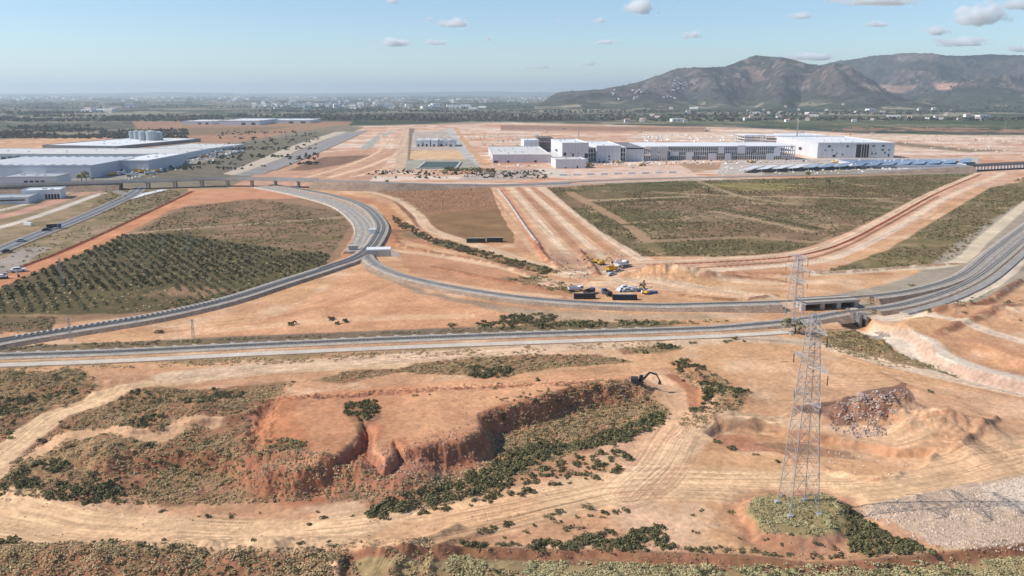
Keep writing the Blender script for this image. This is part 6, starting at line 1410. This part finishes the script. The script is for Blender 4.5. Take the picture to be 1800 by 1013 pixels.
CL = [(797,44,60,26,'bright white puff of cloud above the centre left'), (690,78,62,20,'flat pale cloud left of the bright puff'), (766,77,42,16,'small cloud right of the flat pale one'), (692,3,36,20,'small cloud cut by the top edge above the flat pale one'), (755,35,18,12,'tiny cloud beside the bright puff'), (856,70,16,10,'tiny cloud right of centre left'), (985,37,14,10,'tiny lone cloud in the top centre'),
      (1053,38,26,16,'small round cloud left of the tall puff'), (1126,17,64,44,'tall bright cloud puff at the top, right of centre'), (1067,76,46,12,'thin flat cloud below the tall puff'), (1217,64,34,22,'compact bright cloud above the mountain flank'), (1037,114,36,12,'low pale cloud above the plain'), (945,119,44,12,'faint low cloud in the centre'), (1550,3,150,24,'long flat cloud cut by the top edge at the right'), (1407,30,46,16,'faint cloud above the left mountain'), (1540,45,46,12,'thin faint wisp between the large clouds'),
      (1724,33,92,50,'large bright cumulus at the upper right'), (1646,58,44,22,'faint small cloud left of the large cumulus'), (1690,77,84,22,'pale layered cloud under the large cumulus'), (1420,103,120,16,'low cloud bank just above the saddle between the mountains'), (1795,88,50,16,'pale cloud at the right edge'), (1785,12,50,28,'dim cloud in the upper right corner')]
for (px, py, wd_, hg, lb) in CL:
    el = -(math.atan((py-506.5)/F)+PITCH); a = math.atan2(px-900, F*CP); Dd = 1500/max(math.tan(el), .045)
    Dd = min(Dd, 24000); z = H+Dd*math.tan(el)*cos(a)
    z = max(z, 1050.0); dd2 = (z-H)/math.tan(el) if el > .01 else Dd
    dx, dy_ = px-900., py-506.5; ry = F*CP-dy_*SP; rz = -F*SP-dy_*CP; tt = (z-H)/rz; x, y = dx*tt, ry*tt
    k = math.hypot(math.hypot(x, y), z)/F
    o = bpy.data.objects.new('cloud', CM_); COL.objects.link(o); o.location = (x, y, z); o.scale = (wd_*k*.72, max(wd_*.8, hg)*k*.6, hg*k*.75); tag(o, lb, 'cloud')
for (x, y, z, sx, sy, sz, lb) in ((3700, 9100, 1560, 1500, 520, 190, 'broad cloud above the far ridge, casting its shade on the ridge'), (5600, 9600, 1650, 1100, 600, 200, 'second broad cloud above the far ridge, farther right'), (1250, 6700, 1450, 420, 300, 130, 'small cloud above the front mountain')):
    o = bpy.data.objects.new('cloud', CM_); COL.objects.link(o); o.location = (x, y, z); o.scale = (sx, sy, sz); tag(o, lb, 'cloud')
# ------------------------------------------------------------------ haze
hm = bpy.data.materials.new('haze'); hm.use_nodes = True; t = hm.node_tree; t.nodes.clear(); pv = t.nodes.new('ShaderNodeVolumePrincipled'); oo = t.nodes.new('ShaderNodeOutputMaterial')
pv.inputs['Density'].default_value = HAZE_DENSITY; pv.inputs['Color'].default_value = (.80, .92, 1.0, 1); pv.inputs['Anisotropy'].default_value = .3; t.links.new(pv.outputs[0], oo.inputs['Volume'])
M['haze'] = hm
zmax = max(o.location.z for o in COL.objects if o.type == 'MESH' and o.name.startswith('house')); top_ = float(MZ.max())+40
m = MB(); m.box(-48000, 48000, -48000, 48000, -30, top_); o = m.build('haze', ['haze']); tag(o, 'thin pale haze filling the air over the plain', 'haze', kind='stuff')
print('haze top', top_, 'cloud min', min(o.location.z-o.scale.z for o in COL.objects if o.name.startswith('cloud')))
